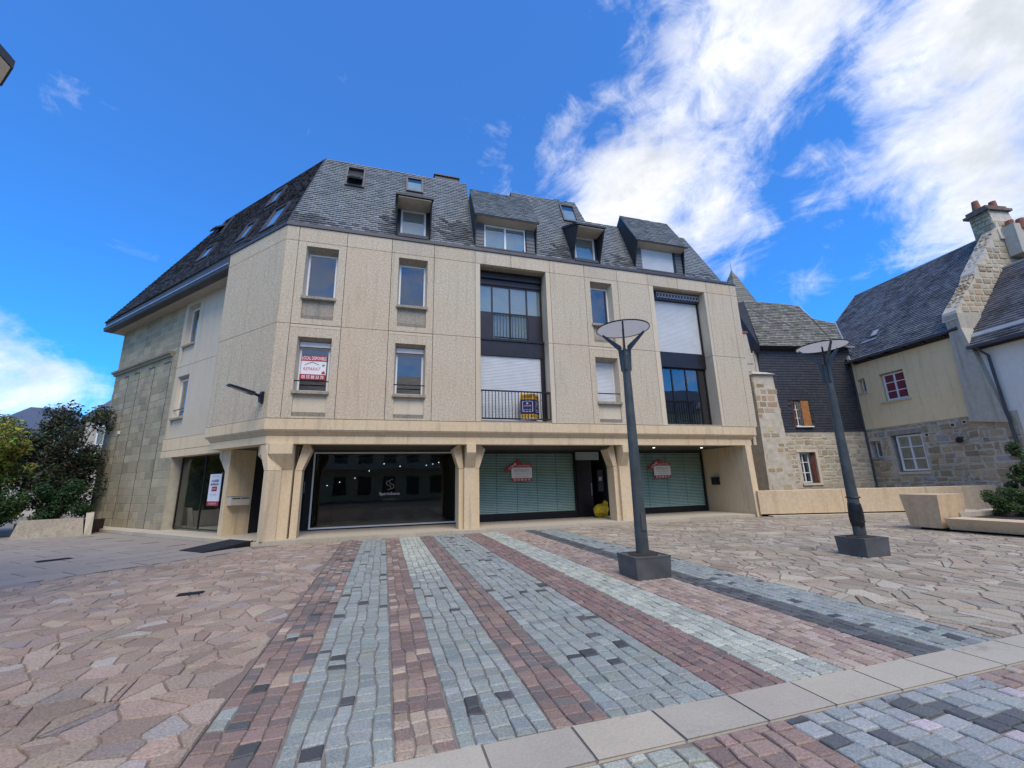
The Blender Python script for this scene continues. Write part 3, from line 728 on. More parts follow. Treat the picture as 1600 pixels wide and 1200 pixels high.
# bay 1 upper: bronze glazing
bx('dark_lintel', 'brownframe', B, 6.55, 9.14, .50, .60, 9.02, 9.5); bx('roller_casing', 'brownframe', B, 6.55, 9.14, .42, .50, 9.25, 9.52)
frame_window(WORLD, 6.56, 9.14, 6.80, 9.02, .54, B, mullions=(7.12, 7.83, 8.52), bars=(7.88,), fw=.06, mt='brownframe', name='window', backing='frost', bb=.045)
bx('infill_panel', 'brownframe', B, 6.60, 7.09, .525, .545, 6.84, 7.86); bx('infill_panel', 'brownframe', B, 8.55, 9.10, .525, .545, 6.84, 7.86)
bx('spandrel', 'brownframe', B, 6.55, 9.14, .44, .60, 6.14, 6.80); bx('spandrel_rail', 'black', B, 6.55, 9.14, .40, .44, 6.72, 6.80)
def railing(x0, x1, z0, z1, y, n, side=False):
    r_ = bx('railing', 'black', B, x0, x1, y - .02, y + .02, z1 - .045, z1)
    sub(bx('bottom_rail', 'black', None, x0, x1, y - .02, y + .02, z0, z0 + .04), r_)
    for k in range(n): x = x0 + .02 + (x1 - x0 - .04) * k / (n - 1); sub(bx('bar', 'black', None, x - .011, x + .011, y - .011, y + .011, z0 + .03, z1 - .03), r_)
    return r_
railing(7.15, 8.5, 6.86, 7.86, .47, 12)
roller(6.56, 8.98, Z0 + .06, 6.14, .50, 44); bx('shutter_guide', 'brownframe', B, 8.985, 9.14, .46, .60, Z0 + .06, 6.14)
railing(6.56, 9.12, 3.70, 4.73, .0, 22)
for x in (6.56, 9.10): bx('rail_return', 'black', B, x, x + .02, .022, .46, 4.685, 4.73)
# bay 2
mb = MB(); n = 14
for k in range(n):
    x = 14.42 + (16.62 - 14.42) * k / n; x1 = x + (16.62 - 14.42) / n - .006
    mb.prism_y([(x, 9.50), (x, 9.28), (x + (x1 - x) * .25, 9.24), (x + (x1 - x) * .75, 9.24), (x1, 9.28), (x1, 9.50)][::-1], .34, .352)
mb.build('awning_valance', 'greyp', B)
mb = MB()
for k in range(n):
    x = 14.42 + (16.62 - 14.42) * k / n; mb.box(x + .03, x + .10, .332, .3395, 9.30, 9.42)
mb.build('awning_stripe', 'brownframe', B)
bx('awning_roller', 'brownframe', B, 14.05, 16.62, .36, .60, 9.15, 9.50)
roller(14.06, 16.56, 6.80, 9.15, .50, 40); bx('shutter_guide', 'brownframe', B, 16.56, 16.64, .46, .60, 6.8, 9.15)
bx('spandrel', 'brownframe', B, 14.05, 16.64, .44, .60, 6.14, 6.80)
frame_window(WORLD, 14.06, 16.64, Z0 + .06, 6.14, .54, B, mullions=(14.9, 15.6, 16.25), bars=(), fw=.06, mt='brownframe', name='window', backing='dark', bb=.045)
railing(14.3, 15.95, 3.70, 4.72, .42, 15)
# --- right gable side and rear
bx('side_wall', 'agg', B, 18.30, 18.46, .165, 9.0, 2.86, ZT); bx('rear_wall', 'render_cream', B, -2.0, 18.3, 9.0, 9.2, 0, ZT)
# --- cornice round both faces
def bevel_run(name, mt, prof, a_end, ch_end, chs=None):
    """profile (out, z) swept along main face to a_end and along the chamfer to ch_end, mitred at the corner"""
    mb = MB(); k = math.tan(R(23.5))
    def ring_main(x): return [(x, -o, z) for o, z in prof]
    def ring_cor(): return [(-o * k, -o, z) for o, z in prof]
    def ring_ch(a): return [tuple(CH((a, -o, z))) for o, z in prof]
    rings = [ring_ch(ch_end), ring_cor(), ring_main(a_end)]
    idx = [[mb.pt(p) for p in r_] for r_ in rings]; n = len(prof)
    for A, Bq in zip(idx, idx[1:]):
        for i in range(n): mb.face([A[i], A[(i + 1) % n], Bq[(i + 1) % n], Bq[i]][::-1])
    mb.face(idx[0]); mb.face(list(reversed(idx[-1])))
    return mb.build(name, mt, B)
bevel_run('cornice', 'cornice', [(-.5, 3.20), (-.01, 3.20), (.03, 3.26), (.03, 3.58), (-.5, 3.58)], 18.32, 3.47)
bevel_run('cornice_cove', 'cornice', [(-.5, 3.075), (-.13, 3.075), (-.03, 3.198), (-.5, 3.198)], 18.22, 3.40)
bevel_run('cornice', 'cornice', [(-.5, 2.84), (-.10, 2.84), (-.10, 3.07), (-.5, 3.07)], 18.12, 3.30)
bx('corner_panel', 'agg', B, 0, 0.001, 0, .001, 3.6, 3.61)
# --- gutter band round both faces
bevel_run('gutter', 'gutter', [(-.3, 10.09), (.035, 10.09), (.035, 10.17), (.0, 10.235), (-.3, 10.235)], 18.0, 3.56)
bx('gutter_end', 'gutter', B, 18.0, 18.48, -.03, .3, 10.089, 10.13)
# --- arcade ceiling and slab
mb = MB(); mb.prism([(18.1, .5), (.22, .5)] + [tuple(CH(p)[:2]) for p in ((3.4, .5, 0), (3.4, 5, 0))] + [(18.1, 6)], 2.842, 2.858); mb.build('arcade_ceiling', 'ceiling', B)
mb = MB(); mb.prism([(18.0, .28), (.12, .28)] + [tuple(CH(p)[:2]) for p in ((15.0, .28, 0), (15.0, 7, 0))] + [(18.0, 8.9)], -.02, .098); mb.build('floor_slab', 'slabc', B)
x = 0.0
while x < 17.6:
    L = 1.12 if x + 1.2 < 17.6 else 17.65 - x; bx('kerb_stone', 'slabc', B, x + .003, x + L - .003, 0.0, .279, -.02, .102, tint=rnd.choice([(1, 1, 1), (1.08, 1.06, 1.0), (.92, .92, .9)])); x += L
x = .0
while x < 14.9:
    bx('kerb_stone', 'slabc', B, x + .003, min(x + 1.12, 15) - .003, 0.0, .279, -.02, .102, CH, tint=rnd.choice([(1, 1, 1), (1.05, 1.04, 1.0), (.92, .92, .9)])); x += 1.12
# --- columns
def column(c):
    k = bx('column', 'cornice', B, c - .19, c + .19, .30, 1.0, .10, 2.07)
    sub(MB().prism_x([(.30, 2.072), (.0, 2.56), (.0, 2.84), (1.0, 2.84), (1.0, 2.072)][::-1], c - .155, c + .155).build('capital', 'cornice', None), k)
    for s in (-1, 1):
        x0, x1 = c + s * .193, c + s * .35
        sub(bx('arm', 'cornice', None, min(x0, x1), max(x0, x1), .44, .95, .10, 2.045), k)
        t0, t1 = c + s * .36, c + s * .55
        o = [(x0, 2.055), (x1, 2.055), (t1 + s * .02, 2.70), (t0 + s * .04, 2.84), (t0 - s * .08, 2.84)]
        if s > 0: o = o
        sub(MB().prism_y(o if s > 0 else o[::-1], .44, .95).build('arm_bracket', 'cornice', None), k)
        sub(MB().prism_y([(c + s * .16, 2.1), (c + s * .20, 2.1), (c + s * .34, 2.838), (c + s * .16, 2.838)][::s], .62, .9).build('web', 'cornice', None), k)
column(6.21); column(12.09)
# corner column
ccol_ = MB(); ccol_.prism([(.42, .30), (.80, .30), (.80, .95), (.42, 1.2), (.12, .88), (.14, .62)], .10, 2.07); k = ccol_.build('column', 'cornice', B)
mb = MB(); P0 = [(.42, .30), (.80, .30), (.80, .95), (.42, 1.2), (.12, .88), (.14, .62)]; P1 = [(.19, .0), (.80, .0), (.80, 1.0), (.3, 1.3), (-.3, .8), (-.08, .29)]
mb.hexa([(x, y, 2.072) for x, y in P0], [(x, y, 2.54) for x, y in P1]); mb.prism(P1, 2.54, 2.835); sub(mb.build('capital', 'cornice', None), k)
sub(bx('arm', 'cornice', None, .845, 1.04, .40, .80, .10, 2.045), k)
sub(MB().prism_y([(.845, 2.055), (1.04, 2.055), (1.27, 2.68), (1.2, 2.84), (1.02, 2.84)], .40, .80).build('arm_bracket', 'cornice', None), k)
LA = Fr(CH((-.02, .12, 0))[:2], (-.68200, .73135), (.73135, .68200))
sub(bx('arm', 'cornice', None, -.16, .02, .0, .42, .10, 2.045, LA), k)
sub(MB(LA).prism_y([(-.16, 2.055), (.02, 2.055), (.32, 2.6), (.34, 2.835), (.05, 2.835)], .0, .42).build('arm_bracket', 'cornice', None), k)
# end wall under the right corner
mb = MB(); mb.hexa([(17.76, -.0, -.02), (18.03, -.0, -.02), (18.03, 8.9, -.02), (17.76, 8.9, -.02)], [(17.76, .10, 2.86), (18.06, .10, 2.86), (18.06, 8.9, 2.86), (17.76, 8.9, 2.86)]); mb.build('end_wall', 'cornice', B)
# --- arcade fin wall on the chamfer with flared head
mb = MB(CH); mb.box(2.62, 2.85, .45, 1.28, .10, 2.84); fin_ = mb.build('fin_wall', 'cornice', B)
sub(MB(CH).prism_y([(2.852, 2.10), (3.35, 2.62), (3.35, 2.84), (2.852, 2.84)][::1], .46, .8).build('arm_bracket', 'cornice', None), fin_)
GLINTS = [(1.36, 1.60), (1.80, 1.72), (2.35, 1.86), (2.87, 2.13), (3.42, 2.40), (4.05, 2.30), (5.10, 2.33), (5.36, 2.38), (5.61, 2.44)]
# --- shop fronts (Y = 2.6)
YS = 2.6
def room(x0, x1, y0, y1, fr=WORLD, m_='room'):
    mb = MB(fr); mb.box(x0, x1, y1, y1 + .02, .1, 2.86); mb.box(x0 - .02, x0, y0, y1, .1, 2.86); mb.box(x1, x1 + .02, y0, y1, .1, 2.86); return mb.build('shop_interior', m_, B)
for (x0, x1, zb, fm, nm) in ((1.02, 6.14, .14, 'white', 0), (6.9, 11.18, .32, 'black', 1), (12.75, 17.70, .30, 'black', 2)):
    win = frame_window(WORLD, x0, x1, zb, 2.77, YS, B, fw=.05, mt=fm, name='shop_window', glass='glass_shop', backing=None)
    room(x0 - .05, x1 + .02, YS + .08, 6.5)
    bx('window_plinth', 'black', B, x0, x1, YS - .01, YS + .08, .1, zb - .002); bx('window_head', 'room', B, x0, x1, YS, YS + .1, 2.772, 2.84)
    if nm:
        nsl = 36
        for k in range(nsl):
            z = zb + .06 + (2.66 - zb) * k / nsl
            sub(MB().prism_x([(YS + .09, z), (YS + .125, z + .046), (YS + .13, z + .046), (YS + .095, z)], x0 + .06, x1 - .06).build('blind_slat', 'blind', None), win)
        nd = 5
        for k in range(1, nd): x = x0 + (x1 - x0) * k / nd; sub(bx('blind_cord', 'dark', None, x - .008, x + .008, YS + .105, YS + .112, zb + .05, 2.7), win)
        sub(bx('blind_backing', 'room', None, x0 + .05, x1 - .05, YS + .20, YS + .21, zb, 2.75), win)
# glowing dots painting spot reflections in the first shop, then the real arcade spots
for x, z in GLINTS: MB().lathe((x, 4.0, z), [(.012, 0), (.018, .012)], 8).build('ceiling_spot', 'led', B)
for x in (14.2, 16.6): MB().lathe((x, 1.3, 2.825), [(.05, 0), (.05, .012)], 14).build('ceiling_spot', 'led', B)
# dark side return and glass door left of shop 1
bx('shop_return', 'black', B, .80, 1.015, YS, YS + .06, .1, 2.84)
# entrance 11.2 - 12.7
bx('transom_panel', 'frost', B, 11.22, 12.30, YS + .0, YS + .05, 2.42, 2.76); bx('entrance_wall', 'dark', B, 11.2, 12.74, 5.2, 5.3, .1, 2.85)
dr = bx('entrance_door', 'brownframe', B, 11.24, 11.95, YS + .06, YS + .11, .1, 2.40); sub(bx('door_handle', 'zinc_light', None, 11.86, 11.89, YS + .0, YS + .05, .95, 1.45), dr)
bx('letterbox_panel', 'room', B, 12.25, 12.5, YS + .1, YS + .2, 1.1, 2.0); bx('notice', 'greyp', B, 12.28, 12.42, YS + .085, YS + .095, 1.55, 1.7)
bx('pier_between_shops', 'room', B, 6.15, 6.89, YS - .0, YS + .3, .1, 2.84)
# --- chamfer ground floor: glazed corner and dark porch
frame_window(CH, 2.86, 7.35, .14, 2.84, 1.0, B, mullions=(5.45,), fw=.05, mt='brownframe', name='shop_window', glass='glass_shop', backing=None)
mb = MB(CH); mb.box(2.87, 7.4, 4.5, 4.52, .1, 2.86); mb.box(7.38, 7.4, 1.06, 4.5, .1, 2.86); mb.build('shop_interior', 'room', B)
bx('porch_side', 'dark', B, 2.63, 2.84, 1.285, 4.5, .1, 2.84, CH)
bx('display_panel', 'greyp', B, 3.9, 5.2, 1.9, 1.95, .12, 2.7, CH); bx('display_panel', 'frost', B, 5.6, 6.6, 2.4, 2.45, .9, 1.2, CH)
bx('display_panel', 'room', B, 5.6, 6.9, 2.5, 2.55, .12, .9, CH)
bx('porch_back', 'dark', B, 1.22, 2.62, 2.66, 2.72, .1, 2.86, CH); pd = bx('porch_door', 'brownframe', B, 1.4, 2.3, 2.60, 2.66, .1, 2.3, CH)
bx('notice', 'greyp', B, 1.52, 1.72, 2.58, 2.59, 1.35, 1.75, CH)
# --- chamfer upper wall
for (a, b) in ((.0, 1.9), (1.9, 3.55)):
    for (z0, z1) in ((Z0, ZM), (ZM, ZJ)): panel(CH, a, b, z0, z1, tint=(1.0, .965, .90))
panel(CH, 0, 3.55, ZJ, ZT, tint=(1.0, .97, .91))
mb = MB(CH); mb.box(3.38, 3.545, .162, .74, Z0, ZT); mb.build('wall_return', 'agg_smooth', B)
# second wing wall, set back
W2 = Fr(CH((0, .72, 0)), (-.68200, .73135), (.73135, .68200))
for (a, b) in ((3.55, 6.85), (6.85, 8.5)):
    for lo, (z0, z1), wn in ((1, (Z0, ZM), WL), (0, (ZM, 9.60), WU)):
        h = [(7.2, 8.2, wn[0], wn[1]), (7.2, 8.2, *(NL if lo else NU))] if a > 6 else []
        panel(W2, a, b, z0, z1, h, 'wall2', tint=(1, 1, 1))
for lo, rl in ((0, 0), (1, 1)): std_window(W2, 7.2, 8.2, lo, rail=rl, dp=.17)
for n0, n1 in (NU, NL): bx('apron', 'wall2', B, 7.19, 8.21, .04, .14, n0 - .01, n1 + .01, W2)
bx('wing_band', 'cornice', B, 3.5, 8.5, -.03, .3, 3.12, 3.58, W2); bx('wing_band', 'cornice', B, 3.5, 8.5, -.045, .3, 2.84, 3.10, W2)
# green stone end wall with bays marked by dark strips
bx('stone_backing', 'mortar_stone', B, 7.52, 15.10, .02, .4, .10, 2.84, W2); bx('stone_backing', 'mortar_stone', B, 8.52, 15.10, .02, .4, 2.84, 9.6, W2)
sw = bx('stone_wall', 'mortar_stone', B, 15.10, 15.16, -.02, 8.0, .1, 9.6, W2)
GS = [(0.326, 0.285, 0.190), (0.310, 0.270, 0.179), (0.341, 0.300, 0.201), (0.320, 0.280, 0.185), (0.331, 0.295, 0.195), (0.278, 0.240, 0.157)]
GH = dict(hh=(.315, .325), ww=(.45, .85), gap=.013, proud=(.002, .007), regular=True)
GR = [(8.94, 9.0), (10.55, 10.61), (12.15, 12.21), (13.40, 13.46), (14.9, 14.95)]
gh = [(p, q, .1, 7.12) for p, q in GR]
WF = Fr(W2((0, -.06, 0)), W2.x, W2.y)
bx('stone_backing', 'mortar_stone', B, 7.52, 15.14, -.034, .018, .10, 2.84, W2); bx('stone_backing', 'mortar_stone', B, 8.52, 15.14, -.034, .018, 2.841, 7.3, W2)
for p, q in GR: bx('groove', 'room', B, p + .002, q - .002, -.040, -.0345, .105, 7.1, W2)  # near-black strips paint the shade inside the upright grooves
for p, q in ((9.0, 9.65), (10.61, 11.2), (12.21, 12.75), (13.46, 13.9)): bx('groove', 'room', B, p, q, -.052, -.046, 7.0, 7.05, W2)  # dark strips on the face paint the shadow line heading each bay
gh += [(p, q, 6.9, 7.12) for p, q in ((9.0, 9.65), (10.61, 11.2), (12.21, 12.75), (13.46, 13.9))][:0]
stones('stone', WF, 7.5, 15.16, .10, 2.82, .02, sw, 'stone_green', GS, limit=160, holes=gh, **GH)
stones('stone', WF, 8.5, 15.16, 2.82, 7.3, .02, sw, 'stone_green', GS, limit=140, holes=gh, **GH)
stones('stone', W2, 8.5, 15.16, 7.3, 9.58, .02, B, 'stone_green', GS, limit=100, **GH)
mb = MB(W2); mb.prism_x([(-.0, 7.24), (-.12, 7.26), (-.14, 7.33), (-.22, 7.36), (-.24, 7.44), (-.05, 7.48), (.0, 7.48)], 8.9, 15.22); mb.c = [(.29, .27, .2)] * len(mb.f); mb.build('ledge', 'stone_green', B)
bx('wall_box', 'white', B, 13.2, 13.32, -.1, -.02, 4.2, 4.34, W2)
# eave overhang
mb = MB(CH); mb.box(3.56, 15.62, .02, .75, 9.575, 9.60); mb.build('eave_soffit', 'soffit', B)
mb = MB(CH); mb.prism_x([(.0, 9.56), (-.03, 9.62), (-.03, 9.78), (.02, 9.80), (.02, 10.0), (.05, 10.02), (.05, 10.24), (.3, 10.24), (.3, 9.56)], 3.565, 15.60); mb.build('eave_fascia', 'zinc', B)
mb = MB(CH); mb.box(3.57, 15.6, -.055, -.031, 9.70, 9.76); mb.build('gutter_rail', 'zinc_light', B)
bx('eave_soffit', 'soffit', B, 15.15, 15.62, .75, 8.6, 9.57, 9.62, CH)

# ================================================================== ROOF
SM = slope_of(WORLD, .05, 10.25, SLP); SL = slope_of(CH, .05, 10.25, SLP); SIN = math.sin(SLP)
v = lambda z: (z - 10.25) / SIN
roof = MB(); bot = [(12.1, .09), (.01, .09)] + [tuple(CH(p)[:2]) for p in ((15.5, .09, 0), (15.5, 8.5, 0))] + [(12.1, 9)]
top = [(11.6, 1.22), (.55, 1.22)] + [tuple(CH(p)[:2]) for p in ((9.8, 1.22, 0), (9.8, 7.2, 0))] + [(11.6, 7.8)]
roof.hexa([(x, y, 10.2) for x, y in bot[::-1]], [(x, y, 13.2) for x, y in top[::-1]])
roof.hexa([(12.0, .08, 10.2), (17.72, .08, 10.2), (17.72, 9, 10.2), (12.0, 9, 10.2)], [(11.5, 1.09, 12.9), (16.90, 1.09, 12.9), (16.9, 7.9, 12.9), (11.5, 7.9, 12.9)])
RF = roof.build('roof', 'roofcore', B)
def rim(fr, poly, th=.25):
    mb = MB(fr); n = len(poly); mb.hexa([(x, th, z) for x, z in poly], [(x, .02, z) for x, z in poly]); return sub(mb.build('roof_slope', 'roofcore', None), RF)
mainA = [(.0, 0), (6.3, 0), (6.3, v(14.2)), (.69, v(14.2))]; mainB = [(6.3, 0), (8.3, 0), (8.3, v(13.3)), (6.3, v(13.3))]
mainC = [(8.3, 0), (11.66, 0), (11.66, v(12.95)), (11.44, v(14.22)), (8.3, v(14.2))]; mainD = [(11.66, 0), (17.72, 0), (16.92, v(12.95)), (11.66, v(12.95))]
leftA = [(0.0, -.02), (15.55, -.25), (7.83, v(14.2)), (.69, v(14.2))]
for p in (mainA, mainC, mainD): rim(SM, p)
rim(SL, leftA)
D1, D3, D2, D4 = 3.45, 10.38, 6.33, 13.30
hm = [(D1 + .12, D1 + 1.12, -1, v(11.55)), (D3 + .12, D3 + 1.12, -1, v(11.55)), (D2 + .06, D2 + 2.5, -1, v(13.2)), (D4 + .06, D4 + 2.5, -1, v(13.2)),
      (1.52, 2.22, v(12.66), v(13.85)), (3.78, 4.46, v(12.94), v(13.85)), (10.54, 11.26, v(12.72), v(13.86))]
def mossy(cx, cz, c):
    k = 0.0
    for (mx, mz, rx, rz) in ((3.25, .6, .5, .9), (5.6, .8, .8, .9), (0.5, .3, .9, .5), (9.9, .5, .6, .6), (12.8, .5, .6, .5), (6.1, .4, .5, .5)):
        q = ((cx - mx) / rx) ** 2 + ((cz - mz) / rz) ** 2
        k = max(k, 1 - q)
    k += (.35 if cz < .35 else 0)
    f_ = rnd.uniform(.3, .5) if rnd.random() < k * .9 else 1
    return tuple(x * f_ for x in c)
slates('slate', SM, [mainA, mainB, mainC, mainD], RF, 'slate', holes=hm, dark=mossy, base=(.185, .205, .21), var=.08)
hl = [(2.65, 3.45, v(12.6), v(13.6)), (.95, 1.9, v(10.45), v(11.7)), (3.1, 3.85, v(10.75), v(11.8)), (7.0, 7.75, v(12.75), v(13.9)), (6.25, 7.2, v(11), v(11.85))]
slates('slate', SL, [leftA], RF, 'slate_mott', holes=hl, base=(.075, .072, .076), var=.35)
# hips and ridges in zinc
def strip(fr, a, b, w_=.05, m='zinc'):
    p, q = fr(a), fr(b); mb = MB(); mb.tube(p, q, w_, w_, 6); sub(mb.build('ridge_flashing', m, None), RF)
strip(SM, (0.0, 0, 0), (.69, 0, v(14.2)), .03, 'gutter'); strip(SM, (.69, .02, v(14.2)), (6.3, .02, v(14.2)), .03); strip(SM, (8.3, .02, v(14.2)), (11.42, .02, v(14.2)), .03)
strip(SM, (11.42, 0.02, v(14.22)), (11.66, 0.02, v(12.95)), .025); strip(SM, (11.66, .02, v(12.95)), (16.92, .02, v(12.95)), .025); strip(SM, (16.92, 0, v(12.95)), (17.72, 0, 0), .025)
strip(SL, (.69, .02, v(14.2)), (7.83, .02, v(14.2)), .035); strip(SL, (7.83, .02, v(14.2)), (15.55, .02, -.25), .035)
sub(bx('roof_vent', 'gutter', None, 4.98, 6.02, 1.9, 2.5, 13.2, 14.63), RF); sub(bx('vent_cap', 'black', None, 4.94, 6.06, 1.85, 2.55, 14.632, 14.68), RF)
sub(MB().tube((9.0, 2.4, 13.2), (9.0, 2.4, 14.75), .012).tube((8.8, 2.4, 14.6), (9.2, 2.4, 14.6), .008).build('aerial', 'black', None), RF)
# small slate hooded dormers
def dormer_small(s0):
    s1 = s0 + 1.24; D = bx('dormer', 'roofcore', B, s0 + .2, s1 - .2, .30, .75, 10.26, 11.45)
    for x0, x1 in ((s0, s0 + .045), (s1 - .045, s1)):
        sub(MB().prism_x([(-.55, 11.44), (-.50, 11.40), (.03, 10.27), (.12, 10.27), (.88, 12.22), (-.55, 11.54)][::-1], x0, x1).build('cheek', 'slate_dark_plain', None), D)
    sub(MB().prism_x([(-.62, 11.50), (-.62, 11.58), (.95, 12.36), (.95, 12.24)][::-1], s0 - .05, s1 + .05).build('hood', 'slate_dark_plain', None), D)
    sub(bx('hood_soffit', 'soffit', None, s0 + .046, s1 - .046, -.58, .22, 11.44, 11.47), D)
    for a, b in ((s0 + .046, s0 + .17), (s1 - .17, s1 - .046)): sub(bx('dormer_jamb', 'slate_dark_plain', None, a, b, .12, .3, 10.25, 11.45), D)
    f = MB(); wall_holes(f, s0 + .17, s1 - .17, 10.36, 11.43, [(s0 + .24, s1 - .24, 10.44, 11.36)], .12, .19); sub(f.build('window_frame', 'white', None), D)
    sub(bx('pane', 'glass', None, s0 + .23, s1 - .23, .15, .156, 10.43, 11.37), D); sub(bx('net_curtain', 'frost', None, s0 + .24, s1 - .24, .165, .17, 10.44, 11.05), D)
    sub(bx('blind', 'greyp', None, s0 + .24, s1 - .24, .172, .177, 11.05, 11.36), D)
    sub(bx('dormer_sill', 'zinc', None, s0 + .1, s1 - .1, -.02, .12, 10.25, 10.37), D); return D
M['slate_dark_plain'] = m_plain('hung_slate', (.022, .025, .03), .55, .3, 4, 0, .45, .3, 25)
dormer_small(D1); dormer_small(D3)
def dormer_wide(s0, shut):
    s1 = s0 + 2.52; D = bx('dormer', 'roofcore', B, s0 + .1, s1 - .1, .30, 1.05, 10.26, 11.6)
    for x0, x1 in ((s0, s0 + .04), (s1 - .04, s1)):
        sub(MB().prism_x([(-.28, 11.47), (.10, 10.27), (1.2, 13.0), (.87, 13.36)][::-1] if x0 < s0 + .01 else [(.05, 10.3), (.10, 10.27), (1.2, 13.0), (.87, 13.36), (-.1, 11.6)][::-1], x0, x1).build('cheek', 'slate_dark_plain', None), D)
    sub(MB().prism_x([(-.27, 11.50), (.87, 13.38), (1.25, 12.9), (.9, 12.4), (.2, 11.5)][::-1], s0 + .041, s1 - .041).build('dormer_roof', 'roofcore', None), D)
    ang = math.atan2(1.9, 1.15); fr = slope_of(WORLD, -.30, 11.47, ang); L = math.hypot(1.15, 1.9)
    slates_into(D, fr, [(s0 - .04, 0), (s1 + .02, 0), (s1 + .02, L), (s0 - .02, L)])
    sub(bx('fascia', 'slate_dark_plain', None, s0 - .03, s1 + .02, -.29, -.265, 11.42, 11.49), D)
    sub(MB().prism_x([(-.265, 11.44), (-.265, 11.47), (.25, 11.36), (.25, 11.32)], s0 + .04, s1 - .04).build('hood_soffit', 'soffit', None), D)
    for a, b in ((s0 + .06, s0 + .40), (s1 - .41, s1 - .06)):
        pn = sub(bx('dormer_jamb', 'slate_dark_plain', None, a, b, .10, .3, 10.25, 11.4), D)
        fr2 = Fr((0, .10, 10.27), (1, 0), (0, 1)); 
        for q in range(7):
            mb = MB(); z = 10.28 + q * .155; mb.prism_x([(.098, z + .15), (.098, z), (.085, z)][::1], a + .005, b - .005); mb.c = [jit((.10, .11, .125), .2)] * len(mb.f); sub(mb.build('hung_slate', 'clad', None), D)
    a, b = s0 + .41, s1 - .52 + .0
    if shut:
        b = s1 - .50
        for q in range(22):
            z = 10.3 + q * .047; sub(MB().prism_x([(.145, z), (.13, z + .008), (.13, z + .034), (.145, z + .044)], a, b).build('shutter_slat', 'shutter', None), D)
        sub(bx('shutter_back', 'shutter', None, a, b, .146, .16, 10.28, 11.36), D); sub(bx('shutter_rail', 'brownframe', None, b, b + .07, .10, .16, 10.26, 11.38), D)
    else:
        b = s1 - .45
        f = MB(); mid = (a + b) / 2; wall_holes(f, a, b, 10.30, 11.33, [(a + .05, mid - .04, 10.36, 11.27), (mid + .04, b - .05, 10.36, 11.27)], .12, .18); sub(f.build('window_frame', 'white', None), D)
        for p, q in ((a + .04, mid - .03), (mid + .03, b - .04)):
            sub(bx('pane', 'glass', None, p, q, .148, .153, 10.35, 11.28), D); sub(bx('net_curtain', 'frost', None, p, q, .168, .172, 10.35, 10.98), D); sub(bx('blind', 'greyp', None, p, q, .174, .178, 10.98, 11.28), D)
    sub(bx('dormer_sill', 'zinc', None, s0 + .05, s1 - .05, -.01, .12, 10.245, 10.30), D); return D
def slates_into(parent, fr, reg):
    mb_m = 'slate'; P = []
    slates('slate', fr, [reg], parent, mb_m, base=(.185, .205, .21), limit=300, var=.08)
dormer_wide(D2, False); dormer_wide(D4, True)
def skylight(fr, x0, x1, z0, z1, open_=False, fm='gutter', gl='glass'):
    S = MB(fr); wall_holes(S, x0, x1, z0, z1, [(x0 + .07, x1 - .07, z0 + .09, z1 - .07)], -.09, .05); S = S.build('skylight', fm, B)
    if open_:
        zc = (z0 + z1) / 2; h = (z1 - z0) / 2 - .1; a = R(24)
        mb = MB(fr); w_ = .05
        pts = lambda o: [(x0 + .08, -.06 - math.sin(a) * h - o, zc - math.cos(a) * h), (x1 - .08, -.06 - math.sin(a) * h - o, zc - math.cos(a) * h), (x1 - .08, -.06 + math.sin(a) * h - o, zc + math.cos(a) * h), (x0 + .08, -.06 + math.sin(a) * h - o, zc + math.cos(a) * h)]
        mb.hexa(pts(.0), pts(.05)); sub(mb.build('sash', 'gutter', None), S)
        p = pts(.055); q = [(x + (.06 if i in (0, 3) else -.06), y, z + (.07 if i in (0, 1) else -.07)) for i, (x, y, z) in enumerate(p)]
        q2 = [(x, y - .004, z) for x, y, z in q]; mb = MB(fr); mb.hexa(q, q2); sub(mb.build('pane', 'glass', None), S)
        q = [(x, y + .003, z) for x, y, z in q]; mb = MB(fr); mb.poly(q); sub(mb.build('pane_backing', 'frost', None), S)
    else:
        sub(bx('pane', gl, None, x0 + .065, x1 - .065, -.05, -.045, z0 + .085, z1 - .065, fr), S); sub(bx('blind', 'frost', None, x0 + .07, x1 - .07, -.02, -.01, z0 + .09, z0 + .09 + (z1 - z0) * .62, fr), S)
    sub(bx('apron_flashing', 'zinc', None, x0 - .04, x1 + .04, -.03, .0, z0 - .12, z0 - .001, fr), S)
    return S
skylight(SM, 1.52, 2.22, v(12.66), v(13.85), True); skylight(SM, 3.78, 4.46, v(12.94), v(13.85)); skylight(SM, 10.54, 11.26, v(12.72), v(13.86))
for k, h in enumerate(hl): skylight(SL, *h, open_=(k == 3), fm='gutter')
# ================================================================== SIGNS, LAMP, BOXES ON THE BUILDING
def base(o): return o
# window poster
t = thing('window_poster', (1.14, .28, 4.9), 'red and white LOCAL DISPONIBLE poster in the lower window nearest the corner', 'poster')
bx('board', 'whitep', t, .76, 1.50, .285, .29, 4.90, 5.68); bx('red_band', 'red', t, .75, 1.51, .279, .2845, 5.50, 5.69); bx('red_band', 'red', t, .74, 1.50, .279, .2845, 4.88, 5.06)
text_obj('LOCAL DISPONIBLE', WORLD, 1.13, 5.595, .277, .72, 'whitep', t, height=.12, bold=.015); text_obj('05 55 88 33 70', WORLD, 1.12, 4.97, .277, .64, 'whitep', t, height=.11, bold=.015)
text_obj('REPARAT', WORLD, 1.08, 5.24, .283, .52, 'redcurt', t, height=.11, shear=.25)
mb = MB(); mb.prism_y([(.86, 5.36), (1.08, 5.46), (1.28, 5.37), (1.28, 5.385), (1.08, 5.478), (.86, 5.375)], .280, .2845); mb.build('roof_emblem', 'blackp', t)
mb = MB(); mb.prism_y([(1.36, 5.36), (1.42, 5.42), (1.46, 5.37), (1.42, 5.33)], .280, .2845); mb.build('leaf_emblem', 'green', t)
